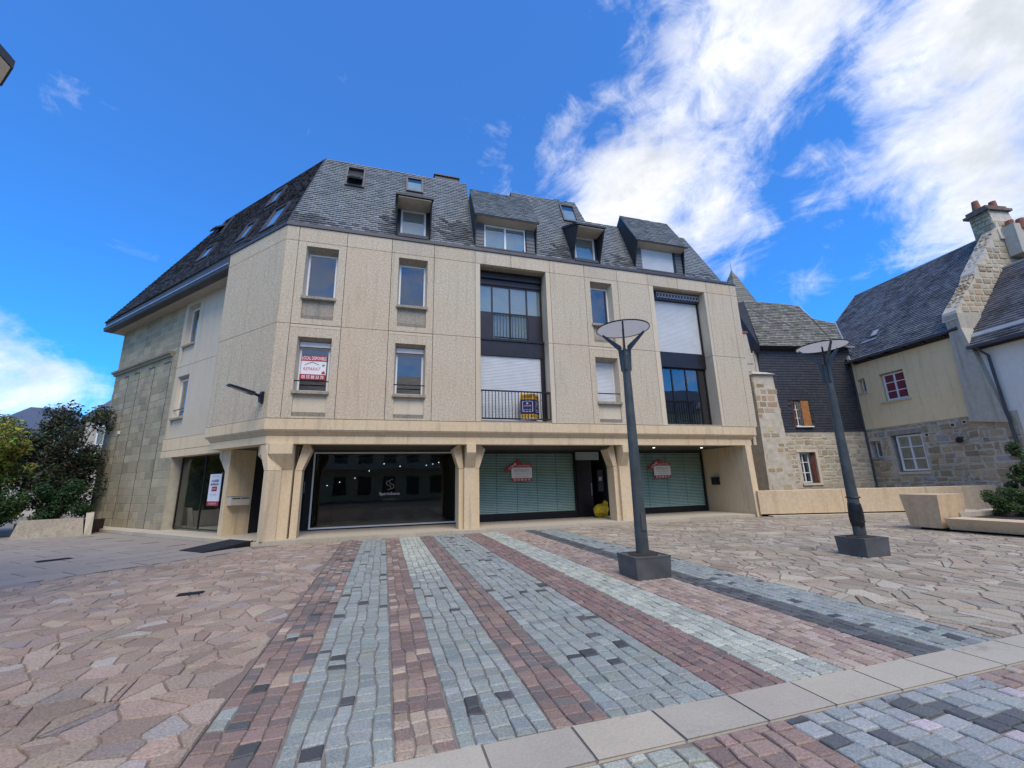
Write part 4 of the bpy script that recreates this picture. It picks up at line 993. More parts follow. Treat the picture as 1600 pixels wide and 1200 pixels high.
mb = MB(); mb.prism_y([(1.36, 5.09), (1.48, 5.09), (1.45, 5.18), (1.39, 5.16)], .280, .2845); mb.build('house_emblem', 'red', t)
def shop_sign(x0, label):
    y = 2.585; t = thing('shop_window_sticker', (x0 + .43, y, 1.6), label, 'sticker')
    bx('board', 'whitep', t, x0, x0 + .87, y, y + .004, 1.72, 2.14); bx('red_band', 'red', t, x0, x0 + .87, y, y + .004, 2.142, 2.28); bx('red_band', 'red', t, x0, x0 + .87, y, y + .004, 1.59, 1.718)
    text_obj('REPARAT', WORLD, x0 + .44, 2.02, y - .002, .62, 'greyp', t, height=.12); text_obj('LOCAL DISPONIBLE', WORLD, x0 + .52, 2.21, y - .002, .6, 'whitep', t, height=.07)
    text_obj('TRANSACTION  LOCATION  GESTION', WORLD, x0 + .44, 1.90, y - .002, .66, 'greyp', t, height=.045); text_obj('BUREAUX COMMERCES', WORLD, x0 + .44, 1.79, y - .002, .5, 'greyp', t, height=.04)
    text_obj('05 55 88 33 70', WORLD, x0 + .44, 1.655, y - .002, .72, 'whitep', t, height=.08, bold=.01)
    a = R(33); ca, sa = math.cos(a), math.sin(a); cx, cz = x0 + .04, 2.20
    mb = MB(); L, h = .38, .075
    mb.prism_y([(cx + u * ca - w_ * sa, cz + u * sa + w_ * ca) for u, w_ in ((-L, -h), (L, -h), (L, h), (-L, h))], y - .010, y - .006); mb.build('diagonal_band', 'red', t)
    text_obj('LOUÉ', WORLD, cx, cz, y - .012, .36, 'whitep', t, height=.11, rot=a, bold=.02)
shop_sign(8.35, 'red LOUÉ sticker with white board on the blinds of the middle shop window'); shop_sign(15.0, 'red LOUÉ sticker with white board on the blinds of the right hand shop window')
# shop logo
t = thing('shop_logo', (3.66, 2.58, 1.0), 'white double S logo and studio name lettered on the dark left shop window', 'logo')
def scurve(ox, oz, s, nm, ph):
    cu = []
    for k in range(41):
        q = k / 40
        if q < .5: a = R(60 + 210 * q * 2); cu.append((ox + s * .5 * math.cos(a), oz + s * .52 + s * .5 * math.sin(a)))
        else: a = R(90 - 210 * (q - .5) * 2); cu.append((ox + s * .5 * math.cos(a), oz - s * .5 + s * .5 * math.sin(a)))
    # two arcs joined
    pts = [(x, z) for x, z in cu]; mb = MB()
    for (xa, za_), (xb, zb_) in zip(pts, pts[1:]):
        d = math.hypot(xb - xa, zb_ - za_)
        if d < 1e-5: continue
        nx_, nz_ = -(zb_ - za_) / d * .009, (xb - xa) / d * .009
        mb.poly([(xa - nx_, 2.588, za_ - nz_), (xb - nx_, 2.588, zb_ - nz_), (xb + nx_, 2.588, zb_ + nz_), (xa + nx_, 2.588, za_ + nz_)])
    mb.build(nm, 'greyp', t)
scurve(3.62, 1.56, .16, 'curved_letter', 0); scurve(3.73, 1.60, .16, 'curved_letter', 0)
text_obj('SpiritSens', WORLD, 3.66, 1.25, 2.588, .72, 'whitep', t, height=.13); text_obj('P I L A T E S', WORLD, 3.66, 1.06, 2.588, .40, 'greyp', t, height=.05)
# balcony box sign
t = thing('letting_board', (8.4, -.05, 3.75), 'three sided yellow and navy A LOUER board standing behind the balcony railing', 'sign')
A_, B_, C_ = (8.02, .16), (8.53, -.00 + .05), (8.80, .34)
for (p, q, nm) in ((A_, B_, 0), (B_, C_, 1)):
    d = Vector((q[0] - p[0], q[1] - p[1])); L = d.length; d /= L; fr = Fr((p[0], p[1], 0), (d.x, d.y), (-d.y, d.x))
    bx('panel', 'blue', t, 0, L - .002, 0, .01, 3.92, 4.46, fr); bx('yellow_band', 'yellow', t, 0, L - .002, -.003, .01, 4.462, 4.66, fr); bx('yellow_band', 'yellow', t, 0, L - .002, -.003, .01, 3.78, 3.918, fr)
    bx('foot_band', 'whitep', t, 0, L - .002, 0, .01, 3.70, 3.778, fr)
    text_obj('A LOUER !', fr, L / 2, 4.56, -.006, L * .86, 'blackp', t, height=.12, bold=.02); text_obj('23 22 88', fr, L / 2, 3.85, -.006, L * .8, 'blackp', t, height=.08, bold=.01)
    m_ = MB(fr); w_, h0, h1 = L * .36, 4.0, 4.40; c = L / 2; o = []; i_ = []
    sh = [(-1, .06), (-1, .94), (-.55, 1.0), (.55, 1.0), (1, .94), (1, .06), (.55, .0), (-.55, .0)]
    for k in range(8):
        a, b = sh[k], sh[(k + 1) % 8]; P = lambda s_, r_: (c + s_[0] * w_ * r_, -.004, (h0 + h1) / 2 + (s_[1] - .5) * (h1 - h0) * r_)
        m_.poly([P(a, 1), P(b, 1), P(b, .92), P(a, .92)])
    m_.build('emblem_border', 'whitep', t)
    text_obj('CITYA', fr, c, 4.22, -.005, w_ * 1.5, 'whitep', t, height=.07); text_obj('IMMOBILIER', fr, c, 4.08, -.005, w_ * 1.5, 'whitep', t, height=.04); bx('capital_emblem', 'whitep', t, c - .04, c + .04, -.005, -.002, 4.29, 4.34, fr)
bx('panel', 'blue', t, 8.10, 8.74, .345, .355, 3.72, 4.6)
# wall lamp near the corner
t = thing('wall_lamp', CH((.28, -.02, 4.25)), 'dark arm shaped floodlight fixed to the left side of the building corner', 'wall lamp')
mb = MB(CH); mb.prism_x([(0, 4.05), (-.10, 4.10), (-.12, 4.30), (-.06, 4.42), (0, 4.42)], .22, .34); mb.build('bracket', 'black', t)
mb = MB(CH); mb.tube((.28, -.08, 4.27), (.26, -.34, 4.33), .045, .04, 10); mb.build('arm', 'black', t)
mb = MB(CH); mb.hexa([(.15, -.30, 4.27), (.37, -.30, 4.27), (.35, -1.02, 4.42), (.17, -1.02, 4.42)], [(.15, -.30, 4.36), (.37, -.30, 4.36), (.35, -1.02, 4.47), (.17, -1.02, 4.47)]); mb.build('lamp_head', 'black', t)
mb = MB(CH); mb.hexa([(.18, -.5, 4.300), (.34, -.5, 4.300), (.32, -.95, 4.393), (.20, -.95, 4.393)], [(.18, -.5, 4.312), (.34, -.5, 4.312), (.32, -.95, 4.41), (.20, -.95, 4.41)]); mb.build('lens', 'frost', t)
# mailbox on the fin wall
t = thing('letter_box', CH((2.55, .8, 1.02)), 'wide cream metal letterbox on the porch wall by the left glazed corner', 'letterbox')
mb = MB(CH); mb.box(2.40, 2.62, .52, 1.12, 1.04, 1.33); mb.build('box', 'letter', t); mb = MB(CH); mb.box(2.392, 2.40, .56, .80, 1.24, 1.27); mb.box(2.392, 2.40, .84, 1.08, 1.24, 1.27); mb.build('slot', 'dark', t)
mb = MB(CH); mb.box(2.38, 2.64, .50, 1.14, 1.332, 1.35); mb.build('lid', 'letter', t)
t = thing('window_banner', CH((4.5, .9, 1.0)), 'tall white and red letting poster on the glass of the left corner shop', 'poster')
bx('board', 'whitep', t, 4.12, 4.92, .975, .985, 1.15, 2.10, CH); bx('red_band', 'red', t, 4.12, 4.92, .97, .985, .99, 1.148, CH); bx('red_band', 'red', t, 4.34, 4.70, .968, .974, 1.50, 1.66, CH)
text_obj('A LOUER', CH, 4.52, 1.86, .966, .5, 'blue', t, height=.09, bold=.02); text_obj('BUREAUX', CH, 4.52, 1.74, .966, .55, 'blue', t, height=.07, bold=.02); text_obj('REPARAT', CH, 4.52, 1.58, .964, .3, 'whitep', t, height=.05)
text_obj('TRANSACTION', CH, 4.52, 2.02, .966, .5, 'greyp', t, height=.05); text_obj('LOCATION', CH, 4.52, 1.38, .966, .4, 'greyp', t, height=.05); text_obj('05 55 88 33 70', CH, 4.52, 1.07, .966, .55, 'whitep', t, height=.06)
# black box on the end wall, yellow bag, rubber ramp
t = thing('intercom_box', (17.7, 1.9, 1.2), 'small black box mounted on the inner face of the right end wall of the arcade', 'wall box')
bx('case', 'black', t, 17.60, 17.757, 1.75, 2.1, 1.25, 1.55); bx('hood', 'black', t, 17.56, 17.757, 1.72, 2.13, 1.552, 1.58)
def blob(name, m, c, r, seed, parent=None, n=14, k=7, amp=.16):
    rr = random.Random(seed); mb = MB(); rings = []
    off = [[1 + rr.uniform(-amp, amp) for _ in range(n)] for _ in range(k + 1)]
    for j in range(k + 1):
        ph = math.pi * j / k; ring = []
        for i in range(n):
            a = i * math.tau / n; q = off[j][i]
            ring.append(mb.pt((c[0] + r[0] * math.sin(ph) * math.cos(a) * q, c[1] + r[1] * math.sin(ph) * math.sin(a) * q, c[2] - r[2] * math.cos(ph) * (q if 0 < j < k else 1))))
        rings.append(ring)
    for A, Bq in zip(rings, rings[1:]):
        for i in range(n): mb.face([A[i], A[(i + 1) % n], Bq[(i + 1) % n], Bq[i]])
    return mb.build(name, m, parent, smooth=False)
t = thing('yellow_sack', (12.0, 2.1, .1), 'crumpled yellow plastic sack slumped in the shop entrance behind the column', 'sack')
blob('sack', 'yellowbag', (11.98, 2.1, .36), (.30, .26, .27), 3, t); blob('sack_neck', 'yellowbag', (12.16, 2.05, .64), (.12, .10, .12), 9, t, 10, 5)
t = thing('access_ramp', (-.6, .0, 0), 'black rubber access ramp sloping up to the porch left of the corner column', 'ramp')
mb = MB(); bt = [(-1.70, -.12), (-.86, -.93), (.06, .26), (-.28, .62), (-.98, 1.12)]
lo = [(-1.66, -.10, .004), (-.86, -.90, .004), (-.02, .10, .004), (-.80, .93, .004)]; hi = [(-1.66, -.10, .016), (-.86, -.90, .016), (-.02, .10, .125), (-.80, .93, .125)]
mb.hexa(lo, hi); mb.build('ramp_deck', 'ramp', t)
mb = MB(); mb.hexa([(-.87, -.93, .002), (-.84, -.93, .002), (.01, .10, .002), (-.018, .12, .002)], [(-.87, -.93, .02), (-.84, -.93, .02), (.01, .10, .14), (-.018, .12, .14)]); mb.build('edge_strip', 'black', t)

# ================================================================== STREET LAMPS
def street_lamp(cx, cy, ph, wrap, label):
    t = thing('street_lamp', (cx, cy, 0), label, 'street lamp', 'tapered grey street lamps with flat round reflectors')
    mb = MB(); x0, x1, y0, y1 = cx - .325, cx + .325, cy - .29, cy + .28
    mb.hexa([(x0 + .02, y0 + .015, -.01), (x1 - .02, y0 + .015, -.01), (x1 - .02, y1 - .015, -.01), (x0 + .02, y1 - .015, -.01)], [(x0, y0, .335), (x1, y0, .335), (x1, y1, .335), (x0, y1, .335)])
    b = mb.build('base_box', 'lampbox', t); mb = MB(); wall_holes(mb, x0 - .004, x1 + .004, y0 - .004, y1 + .004, [(x0 + .04, x1 - .04, y0 + .04, y1 - .04)], 0, .022)
    mb.v = [(x, y_, .322 + (yy)) for (x, yy, y_) in mb.v]; sub(mb.build('rim', 'lampbox', None), b)
    blob('gravel', 'soil', (cx, cy, .335), (.26, .22, .03), 5, None, 18, 5, .1).parent = b
    mb = MB(); mb.lathe((cx, cy, .30), [(.110, 0), (.108, .05), (.101, .5), (.078, 2.4), (.067, 3.45), (.067, 3.58)], 24); p = mb.build('pole', 'lamp', t, smooth=True)
    bx('access_door', 'lampbox', t, cx - .045, cx + .045, cy - .118, cy - .09, .72, 1.0) if not wrap else None
    for k in range(3):
        a = ph + k * math.tau / 3; u = Vector((math.cos(a), math.sin(a), 0)); w_ = Vector((-math.sin(a), math.cos(a), 0)) * .016
        c0 = Vector((cx, cy, 3.45)) + u * .06; c1 = Vector((cx, cy, 4.10)) + u * .10 ; c0b = Vector((cx, cy, 3.50)) + u * .10; c1b = Vector((cx, cy, 4.26)) + u * .445; c1c = Vector((cx, cy, 4.30)) + u * .43; c0c = Vector((cx, cy, 3.98)) + u * .07
        mb = MB(); o = [c0, c0b, Vector((cx, cy, 3.90)) + u * .125, c1b, c1c, c0c]
        mb.hexa([q - w_ for q in o], [q + w_ for q in o]); mb.build('arm', 'lamp', t)
    mb = MB(); mb.tube((cx, cy, 3.86), (cx, cy, 4.33), .022, .016, 10); mb.build('spindle', 'black', t)
    mb = MB(); mb.lathe((cx, cy, 4.295), [(.02, .0), (.25, .0), (.476, .004)], 48); mb.f = mb.f[:-1]; mb.c = mb.c[:-1]; d = mb.build('reflector', 'disc', t, smooth=False)
    mb = MB(); mb.lathe((cx, cy, 4.295), [(.474, .006), (.476, -.010), (.486, -.004), (.486, .012), (.476, .016), (.474, .006)], 48); mb.f = mb.f[:-2]; mb.c = mb.c[:-2]; sub(mb.build('rim', 'black', None), d)
    if wrap:
        blob('black_sleeve', 'black', (cx, cy, .74), (.124, .124, .42), 21, t, 16, 12, .05)
        rr = random.Random(2); mb = MB()
        for q in (.62, 1.08): mb.lathe((cx + rr.uniform(-.01, .01), cy, q), [(.118, 0), (.128, .012), (.118, .026)], 14)
        mb.build('strap', 'black', t)
street_lamp(7.62, -7.42, R(238), False, 'nearer grey street lamp in a square box base, standing on the striped paving')
street_lamp(12.56, -7.46, R(238), True, 'grey street lamp with a black sleeve round the foot of its pole')

# ================================================================== RIGHT HAND SIDE WALLS, PLANTER
t = thing('low_wall', (22, -1.5, 0), 'long low tan concrete parapet wall closing the square in front of the old houses', 'wall')
p0, p1 = Vector((17.85, -.08)), Vector((31.5, -4.35)); d = (p1 - p0).normalized(); LW = Fr((p0.x, p0.y, 0), (d.x, d.y), (-d.y, d.x)); x = 0; L = (p1 - p0).length
while x < L - .1:
    w_ = min(3.35, L - x); mb = MB(LW); mb.prism_x([(.0, .10), (.0, .985), (.015, 1.0), (.30, 1.0), (.30, .10)][::-1], x + .006, x + w_ - .006); mb.build('wall_panel', 'tanwall', t, tint=rnd.choice([(1, 1, 1), (.96, .95, .93), (1.03, 1.01, .98)]))
    mb = MB(LW); mb.prism_x([(.07, -.02), (.09, .11), (.25, .11), (.25, -.02)][::-1], x + w_ * .5, x + w_ * .5 + .25); mb.build('foot', 'dark', t); x += w_
mb = MB(LW); mb.box(.3, 4.6, -.32, .02, -.01, .055); mb.box(4.62, 8.5, -.2, .02, -.01, .05); mb.build('kerb', 'slabc', t)
mb = MB(LW); mb.box(0, L, .12, .22, -.02, .12); mb.build('footing', 'dark', t)  # near-black strip paints the shade in the gap under the panels
t = thing('concrete_planter', (19.5, -6.5, 0), 'low tan concrete planter bench with a taller block at its left end', 'planter')
mb = MB(); mb.hexa([(17.93, -5.84, .07), (18.92, -5.84, .07), (18.92, -5.1, .07), (17.93, -5.1, .07)], [(17.82, -5.95, .955), (18.92, -5.95, .955), (18.92, -5.05, .955), (17.82, -5.05, .955)]); mb.build('end_block', 'tanwall', t, tint=(.97, .93, .9))
mb = MB(); mb.hexa([(18.0, -9.4, .06), (18.5, -9.4, .06), (18.5, -5.96, .06), (18.0, -5.96, .06)], [(17.85, -9.4, .35), (18.62, -9.4, .35), (18.62, -5.96, .35), (17.85, -5.96, .35)]); mb.build('bench_edge', 'tanwall', t)
bx('plinth', 'dark', t, 18.1, 18.9, -9.4, -5.25, -.02, .08); bx('soil_bed', 'soil', t, 18.63, 24.5, -9.4, -5.3, -.02, .33); bx('bench_edge', 'tanwall', t, 18.93, 24.5, -5.28, -5.05, .0, .40); bx('back_ledge', 'slabc', t, 18.64, 20.2, -5.92, -5.3, .331, .46)

# ================================================================== FOLIAGE
def leaves_mesh(name, parent, centres, n, size, cols, seed, squash=1.0, kind=None):
    rr = random.Random(seed); mb = MB()
    tot = sum(c[3] ** 2 for c in centres)
    for c in centres:
        m_ = int(n * c[3] ** 2 / tot); sh = rr.uniform(.75, 1.25)
        for _ in range(m_):
            d = Vector((rr.gauss(0, 1), rr.gauss(0, 1), rr.gauss(0, 1))).normalized(); q = c[3] * (rr.random() ** .35) * rr.uniform(.8, 1.1)
            p = Vector(c[:3]) + Vector((d.x * q, d.y * q, d.z * q * squash))
            s_ = size * rr.uniform(.6, 1.4); nrm = (d + Vector((rr.uniform(-1, 1), rr.uniform(-1, 1), rr.uniform(-.3, 1.2)))).normalized(); u = nrm.orthogonal().normalized(); u = Matrix.Rotation(rr.uniform(0, 6.3), 3, nrm) @ u; v_ = nrm.cross(u) * .5
            mb.cc = tuple(x * sh * rr.uniform(.65, 1.35) for x in rr.choice(cols))
            mb.poly([p - u * s_ * .5, p + v_ * s_ * .5 + nrm * s_ * .08, p + u * s_ * .6, p - v_ * s_ * .5 + nrm * s_ * .08])
    return mb.build(name, 'leaf', parent)
def clumps(c, r, n, cr, seed, zmin=None):
    rr = random.Random(seed); out = []
    for _ in range(n):
        d = Vector((rr.gauss(0, 1), rr.gauss(0, 1), rr.gauss(0, 1))).normalized(); q = rr.random() ** .5
        p = (c[0] + d.x * r[0] * q, c[1] + d.y * r[1] * q, c[2] + d.z * r[2] * q)
        if zmin is not None and p[2] < zmin: p = (p[0], p[1], zmin + rr.uniform(0, .4))
        out.append((*p, cr * rr.uniform(.5, 1.3)))
    return out
def tree(x, y, h, rad, label, cols, seed, n=9000, leaf=.13, name='tree', nc=46, trunk_h=.35, group=None):
    t = thing(name, (x, y, 0), label, 'tree', group); rr = random.Random(seed)
    cl = clumps((x, y, h * .54), (rad, rad, h * .46), nc, rad * .28, seed, .3)
    mb = MB(); mb.tube((x, y, -.05), (x + .06, y, h * .35), .10, .075, 8); mb.tube((x + .06, y, h * .35), (x - .05, y + .05, h * .72), .075, .03, 8)
    for c in cl[:16]: mb.tube((x + rr.uniform(-.03, .06), y, h * rr.uniform(.2, .5)), c[:3], .035, .008, 5)
    mb.build('trunk', 'bark', t); leaves_mesh('crown', t, cl, n, leaf, cols, seed)
    return t
DKG = [(0.027, 0.049, 0.017), (0.037, 0.058, 0.024), (0.056, 0.078, 0.034), (0.037, 0.042, 0.026), (0.075, 0.091, 0.048)]; SUNLIT_YEL = [(0.270, 0.299, 0.048), (0.378, 0.390, 0.072), (0.189, 0.234, 0.036), (0.459, 0.442, 0.108), (0.095, 0.130, 0.036)]; MIDG = [(0.060, 0.112, 0.026), (0.083, 0.135, 0.039), (0.045, 0.090, 0.023)]  # yellow set has sunlight painted into the leaf colours
tree(-10.6, 10.3, 5.7, 2.0, 'dark leafy tree with gaps in its crown, against the left end of the building', DKG + [(.07, .045, .035)], 11, 11000, .14)
tree(-10.2, 9.9, 4.2, 1.05, 'small dark tree whose leaves brush the left end wall of the building', DKG + [(.07, .045, .035)], 15, 6000, .12)
tree(-12.6, 10.2, 5.2, 1.7, 'dark tree between the yellow leafed tree and the one against the building', DKG, 12, 7000, .15)
tree(-11.7, 8.4, 4.75, 1.45, 'tree with sunlit yellow green leaves at the left edge', SUNLIT_YEL, 13, 8000, .15)
tree(-14.6, 8.0, 5.2, 2.0, 'olive green tree cut by the left edge, lowest branches behind the shrubs', SUNLIT_YEL + MIDG + DKG, 14, 8000, .14)
def bush(name, c, r, label, cols, seed, n=4000, leaf=.08, cat='shrub'):
    t = thing(name, (c[0], c[1], c[2]), label, cat); mb = MB(); rr = random.Random(seed)
    for _ in range(9): mb.tube((c[0] + rr.uniform(-.1, .1), c[1] + rr.uniform(-.1, .1), c[2] - .05), (c[0] + rr.uniform(-.7, .7) * r[0], c[1] + rr.uniform(-.7, .7) * r[1], c[2] + rr.uniform(.5, 1.3) * r[2]), .02, .006, 5)
    mb.build('stems', 'bark', t); leaves_mesh('foliage', t, clumps((c[0], c[1], c[2] + r[2] * .9), r, 26, min(r) * .36, seed, c[2] + .05), n, leaf, cols, seed); return t
DG2 = [(0.024, 0.060, 0.017), (0.036, 0.080, 0.024), (0.020, 0.048, 0.017)]
bush('shrub', (-8.9, 7.8, .5), (1.05, .8, .8), 'dense dark green shrub spilling over the concrete planter beside the building', DG2, 31, 5000, .10)
bush('shrub', (-10.9, 7.3, .3), (1.1, .9, 1.0), 'dark green shrub left of the one in the concrete planter', DG2 + MIDG, 32, 5000, .10)
bush('shrub', (-11.6, 6.3, .0), (1.5, .9, .95), 'mid green shrub under the trees at the left edge', MIDG + DG2, 33, 5000, .10)
bush('box_shrub', (20.4, -6.45, .33), (.8, .75, .42), 'rounded small leaved green shrub growing in the right hand planter', MIDG + [(.07, .10, .035)], 34, 9000, .055)
bush('tall_shrub', (22.5, -5.75, .33), (.42, .5, 1.1), 'taller wispy shrub at the right edge above the planter', MIDG + [(.09, .10, .06)], 35, 3600, .09)
t = thing('planter_wall', (-8.2, 6.6, 0), 'sloping weathered concrete planter wall at the foot of the left trees', 'planter')
mb = MB(); mb.hexa([(-9.1, 6.05, -.02), (-7.35, 6.72, -.02), (-7.5, 7.0, -.02), (-9.2, 6.4, -.02)], [(-9.05, 6.25, .62), (-7.55, 6.92, .62), (-7.65, 7.15, .62), (-9.15, 6.5, .62)]); mb.build('front_wall', 'agg_dirty', t)
mb = MB(); mb.hexa([(-7.34, 6.74, -.02), (-7.2, 6.9, -.02), (-8.0, 8.5, -.02), (-8.2, 8.4, -.02)], [(-7.50, 6.95, .78), (-7.3, 7.05, .78), (-8.1, 8.6, .78), (-8.3, 8.5, .78)]); mb.build('side_wall', 'render_grey', t)
bx('soil_bed', 'soil', t, -9.6, -7.6, 6.95, 8.4, -.02, .5)

# ================================================================== DARK SLATE HOUSE
H1 = thing('slate_clad_house', (KX - 2.6, KY + .5, 0), 'old stone house with dark slate clad upper storey behind the tan wall', 'house')
RB = [(0.432, 0.330, 0.202), (0.389, 0.300, 0.185), (0.464, 0.365, 0.228), (0.335, 0.260, 0.159), (0.410, 0.295, 0.185), (0.454, 0.375, 0.249)]; RBP = [(0.462, 0.400, 0.279), (0.430, 0.370, 0.257), (0.483, 0.420, 0.302), (0.389, 0.320, 0.221)]
lowin = (3.22, 4.12, 1.18, 2.72)
mb = MB(DK); wall_holes(mb, 0, 5.95, -.5, 3.76, [lowin], .0, .35); H1w = mb.build('wall', 'mortar_pale', H1)
stones('stone', DK, 0.05, 5.9, .75, 3.74, 0, H1w, 'rubble', RBP, hh=(.14, .32), ww=(.2, .7), rough=.035, holes=[(lowin[0] - .16, lowin[1] + .16, lowin[2] - .12, lowin[3] + .18)], gap=.03, proud=(.002, .02))
bx('lintel', 'agg_smooth', H1, lowin[0] - .12, lowin[1] + .18, -.03, .1, lowin[3] + .0, lowin[3] + .15, DK); bx('sill', 'agg_smooth', H1, lowin[0] - .12, lowin[1] + .1, -.08, .3, lowin[2] - .1, lowin[2], DK)
bx('jamb', 'agg_smooth', H1, lowin[0] - .14, lowin[0] - .002, -.025, .1, lowin[2], lowin[3] - .002, DK)
frame_window(DK, lowin[0] + .22, lowin[1] - .02, lowin[2] + .02, lowin[3] - .02, .22, H1, mullions=(3.80,), bars=(1.70, 2.22), fw=.07)
sh_ = MB(DK); sh_.box(lowin[0] + .01, lowin[0] + .2, .1, .14, lowin[2], lowin[3]); sh_.build('shutter', 'wood_red', H1)
upwin = (3.14, 4.06, 4.06, 5.40)
mb = MB(DK); wall_holes(mb, -.02, 5.6, 3.76, 8.45, [upwin], -.02, .3); H1c = mb.build('clad_wall', 'roofcore', H1)
P = []; z = 3.77
while z < 8.4:
    h = .145; u = -.0 - rnd.uniform(0, .2)
    while u < 5.58:
        w_ = .26; a, b = max(u, 0), min(u + w_ - .006, 5.58); u += w_
        if b - a < .05 or (a < upwin[1] and b > upwin[0] and upwin[2] - .02 < z + .07 < upwin[3] + .02): continue
        def fn(mb, a=a, b=b, z=z, h=h): mb.hexa([(a, -.021, z), (b, -.021, z), (b, -.045, z), (a, -.045, z)][::-1], [(a, -.021, z + h), (b, -.021, z + h), (b, -.024, z + h), (a, -.024, z + h)][::-1])
        P.append(((DK((a, 0, z)) - CAM).length, jit((.026, .030, .040), .22), fn))
    z += .14
emit_pieces('hung_slate', P, DK, 'clad', H1c, 300)
bx('window_sill', 'white', H1, 3.10, 4.08, -.14, .2, 3.99, 4.05, DK); frame_window(DK, 3.45, 4.02, 4.07, 5.38, .12, H1, mullions=(3.74,), bars=(4.5, 4.94), fw=.05)
bx('open_shutter', 'wood_orange', H1, 3.16, 3.60, -.09, -.05, 4.07, 5.38, DK); bx('closed_shutter', 'wood_red', H1, 3.98, 4.06, -.02, .1, 4.07, 5.38, DK)
bx('eave_board', 'zinc_light', H1, -.1, 5.5, -.34, -.28, 8.30, 8.37, DK); bx('eave_soffit', 'soffit', H1, -.1, 5.5, -.28, .0, 8.38, 8.40, DK)
A60 = R(60); SD = slope_of(DK, -.32, 8.38, A60); vd = lambda z: (z - 8.38) / math.sin(A60)
pd_ = [(.48, vd(8.3)), (5.62, vd(8.3)), (4.55, vd(11.74)), (2.0, vd(11.60)), (1.1, vd(11.45)), (.96, vd(10.42)), (-.22, vd(10.06))]
def region_ccw(p): 
    a = sum(p[i][0] * p[(i + 1) % len(p)][1] - p[(i + 1) % len(p)][0] * p[i][1] for i in range(len(p))); return p if a > 0 else p[::-1]
rb = MB(SD); rb.hexa([(x, .3, z) for x, z in pd_], [(x, .015, z) for x, z in pd_]); H1r = rb.build('roof', 'roofcore', H1)
slates('slate', SD, [region_ccw([(1.0, vd(8.3)), (5.62, vd(8.3)), (4.55, vd(11.74)), (2.0, vd(11.60)), (1.1, vd(11.45))]), region_ccw([(.48, vd(8.3)), (1.0, vd(8.3)), (.96, vd(10.42)), (-.22, vd(10.06))])], H1r, 'slate_old', .24, .15, base=(.17, .165, .14), var=.45, lift=.03, limit=300)
for a, b in (((4.55, 0, vd(11.74)), (2.0, 0, vd(11.60))), ((2.0, 0, vd(11.6)), (1.1, 0, vd(11.45))), ((1.1, 0, vd(11.45)), (.96, 0, vd(10.42))), ((.96, 0, vd(10.42)), (-.22, 0, vd(10.06))), ((-.22, -.03, vd(10.06)), (.48, -.03, vd(8.3)))): sub(MB().tube(SD(a), SD(b), .045, .045, 6).build('ridge_flashing', 'zinc_light', None), H1r)
# dark verge and gable side
mb = MB(DK); mb.poly([(5.62, -.36, 8.2), (5.64, -.3, 7.95), (6.05, 1.2, 8.0), (6.0, 3.2, 10.6), (5.0, 2.0, 11.7), (4.56, 1.62, 11.74)]); mb.poly([(5.6, -.3, 8.3), (5.6, 0, 7.2), (5.6, 3.5, 7.2), (5.6, 3.5, 11)]); mb.build('gable', 'slate_dark_plain', H1)
bx('side_wall', 'render_grey', H1, 5.6, 5.75, .0, 4, 0, 8.1, DK); bx('rear_wall', 'render_grey', H1, -4, 5.8, 4.2, 4.4, 0, 11, DK)
t = thing('stone_buttress', DK((6.5, -1.3, 0)), 'tall leaning stone buttress between the concrete block and the slate clad house', 'buttress')
mb = MB(DK); mb.hexa([(5.80, -1.5, -.5), (7.3, -1.5, -.5), (7.3, 0, -.5), (5.80, 0, -.5)], [(5.98, -1.3, 6.45), (7.05, -1.3, 6.45), (7.05, 0, 6.45), (5.98, 0, 6.45)]); bt_ = mb.build('core', 'mortar_pale', t)
BT = Fr(DK((0, -1.44, 0)), DK.x, DK.y, (0, 0, 1)); BT.z = (Vector((0, 0, 1)) + DK.y * .028)
stones('stone', BT, 5.86, 7.14, .6, 6.35, -.02, bt_, 'rubble', RB, hh=(.2, .34), ww=(.28, .6), gap=.03, region=lambda u, z: 5.85 + z * .022 < u < 7.2 - z * .02)
mb = MB(DK); mb.hexa([(5.9, -1.42, 6.452), (7.12, -1.42, 6.452), (7.12, .1, 6.5), (5.9, .1, 6.5)], [(6.1, -1.1, 6.62), (6.95, -1.15, 6.66), (6.9, .1, 7.0), (6.1, .1, 7.0)]); mb.build('cap', 'render_grey', t)
t = thing('stone_gable_house', DK((8, .5, 0)), 'narrow stone and render house seen between the concrete block and the buttress', 'house')
mb = MB(DK); wall_holes(mb, 5.78, 9.5, -.5, 3.2, [(5.95, 6.75, 1.27, 2.62)], .02, .3); nw = mb.build('wall', 'mortar_pale', t); stones('stone', DK, 5.78, 8, .6, 3.2, .02, nw, 'rubble', RB, hh=(.18, .3), ww=(.3, .6), gap=.03, holes=[(5.9, 6.8, 1.2, 2.85)])
bx('lintel', 'agg_dirty', t, 5.8, 6.8, -.06, .1, 2.62, 2.83, DK)
for a, b in ((5.96, 6.35), (6.36, 6.74)): bx('shutter', 'wood_red', t, a, b, .06, .1, 1.28, 2.61, DK)
bx('upper_wall', 'render_grey', t, 5.76, 9.5, .03, .3, 3.2, 8.0, DK); bx('side_beam', 'wood_red', t, 6.95, 7.15, -.2, .02, 3.3, 5.2, DK)
t = thing('chimney_stack', DK((6.1, 1.0, 7.5)), 'short rendered chimney with a terracotta pot against the dark gable', 'chimney')
mb = MB(DK); mb.hexa([(5.85, .0, 7.4), (6.5, .0, 7.4), (6.5, .6, 7.4), (5.85, .6, 7.4)], [(6.0, .0, 9.1), (6.4, .0, 9.1), (6.4, .6, 9.1), (6.0, .6, 9.1)]); mb.build('stack', 'render_grey', t)
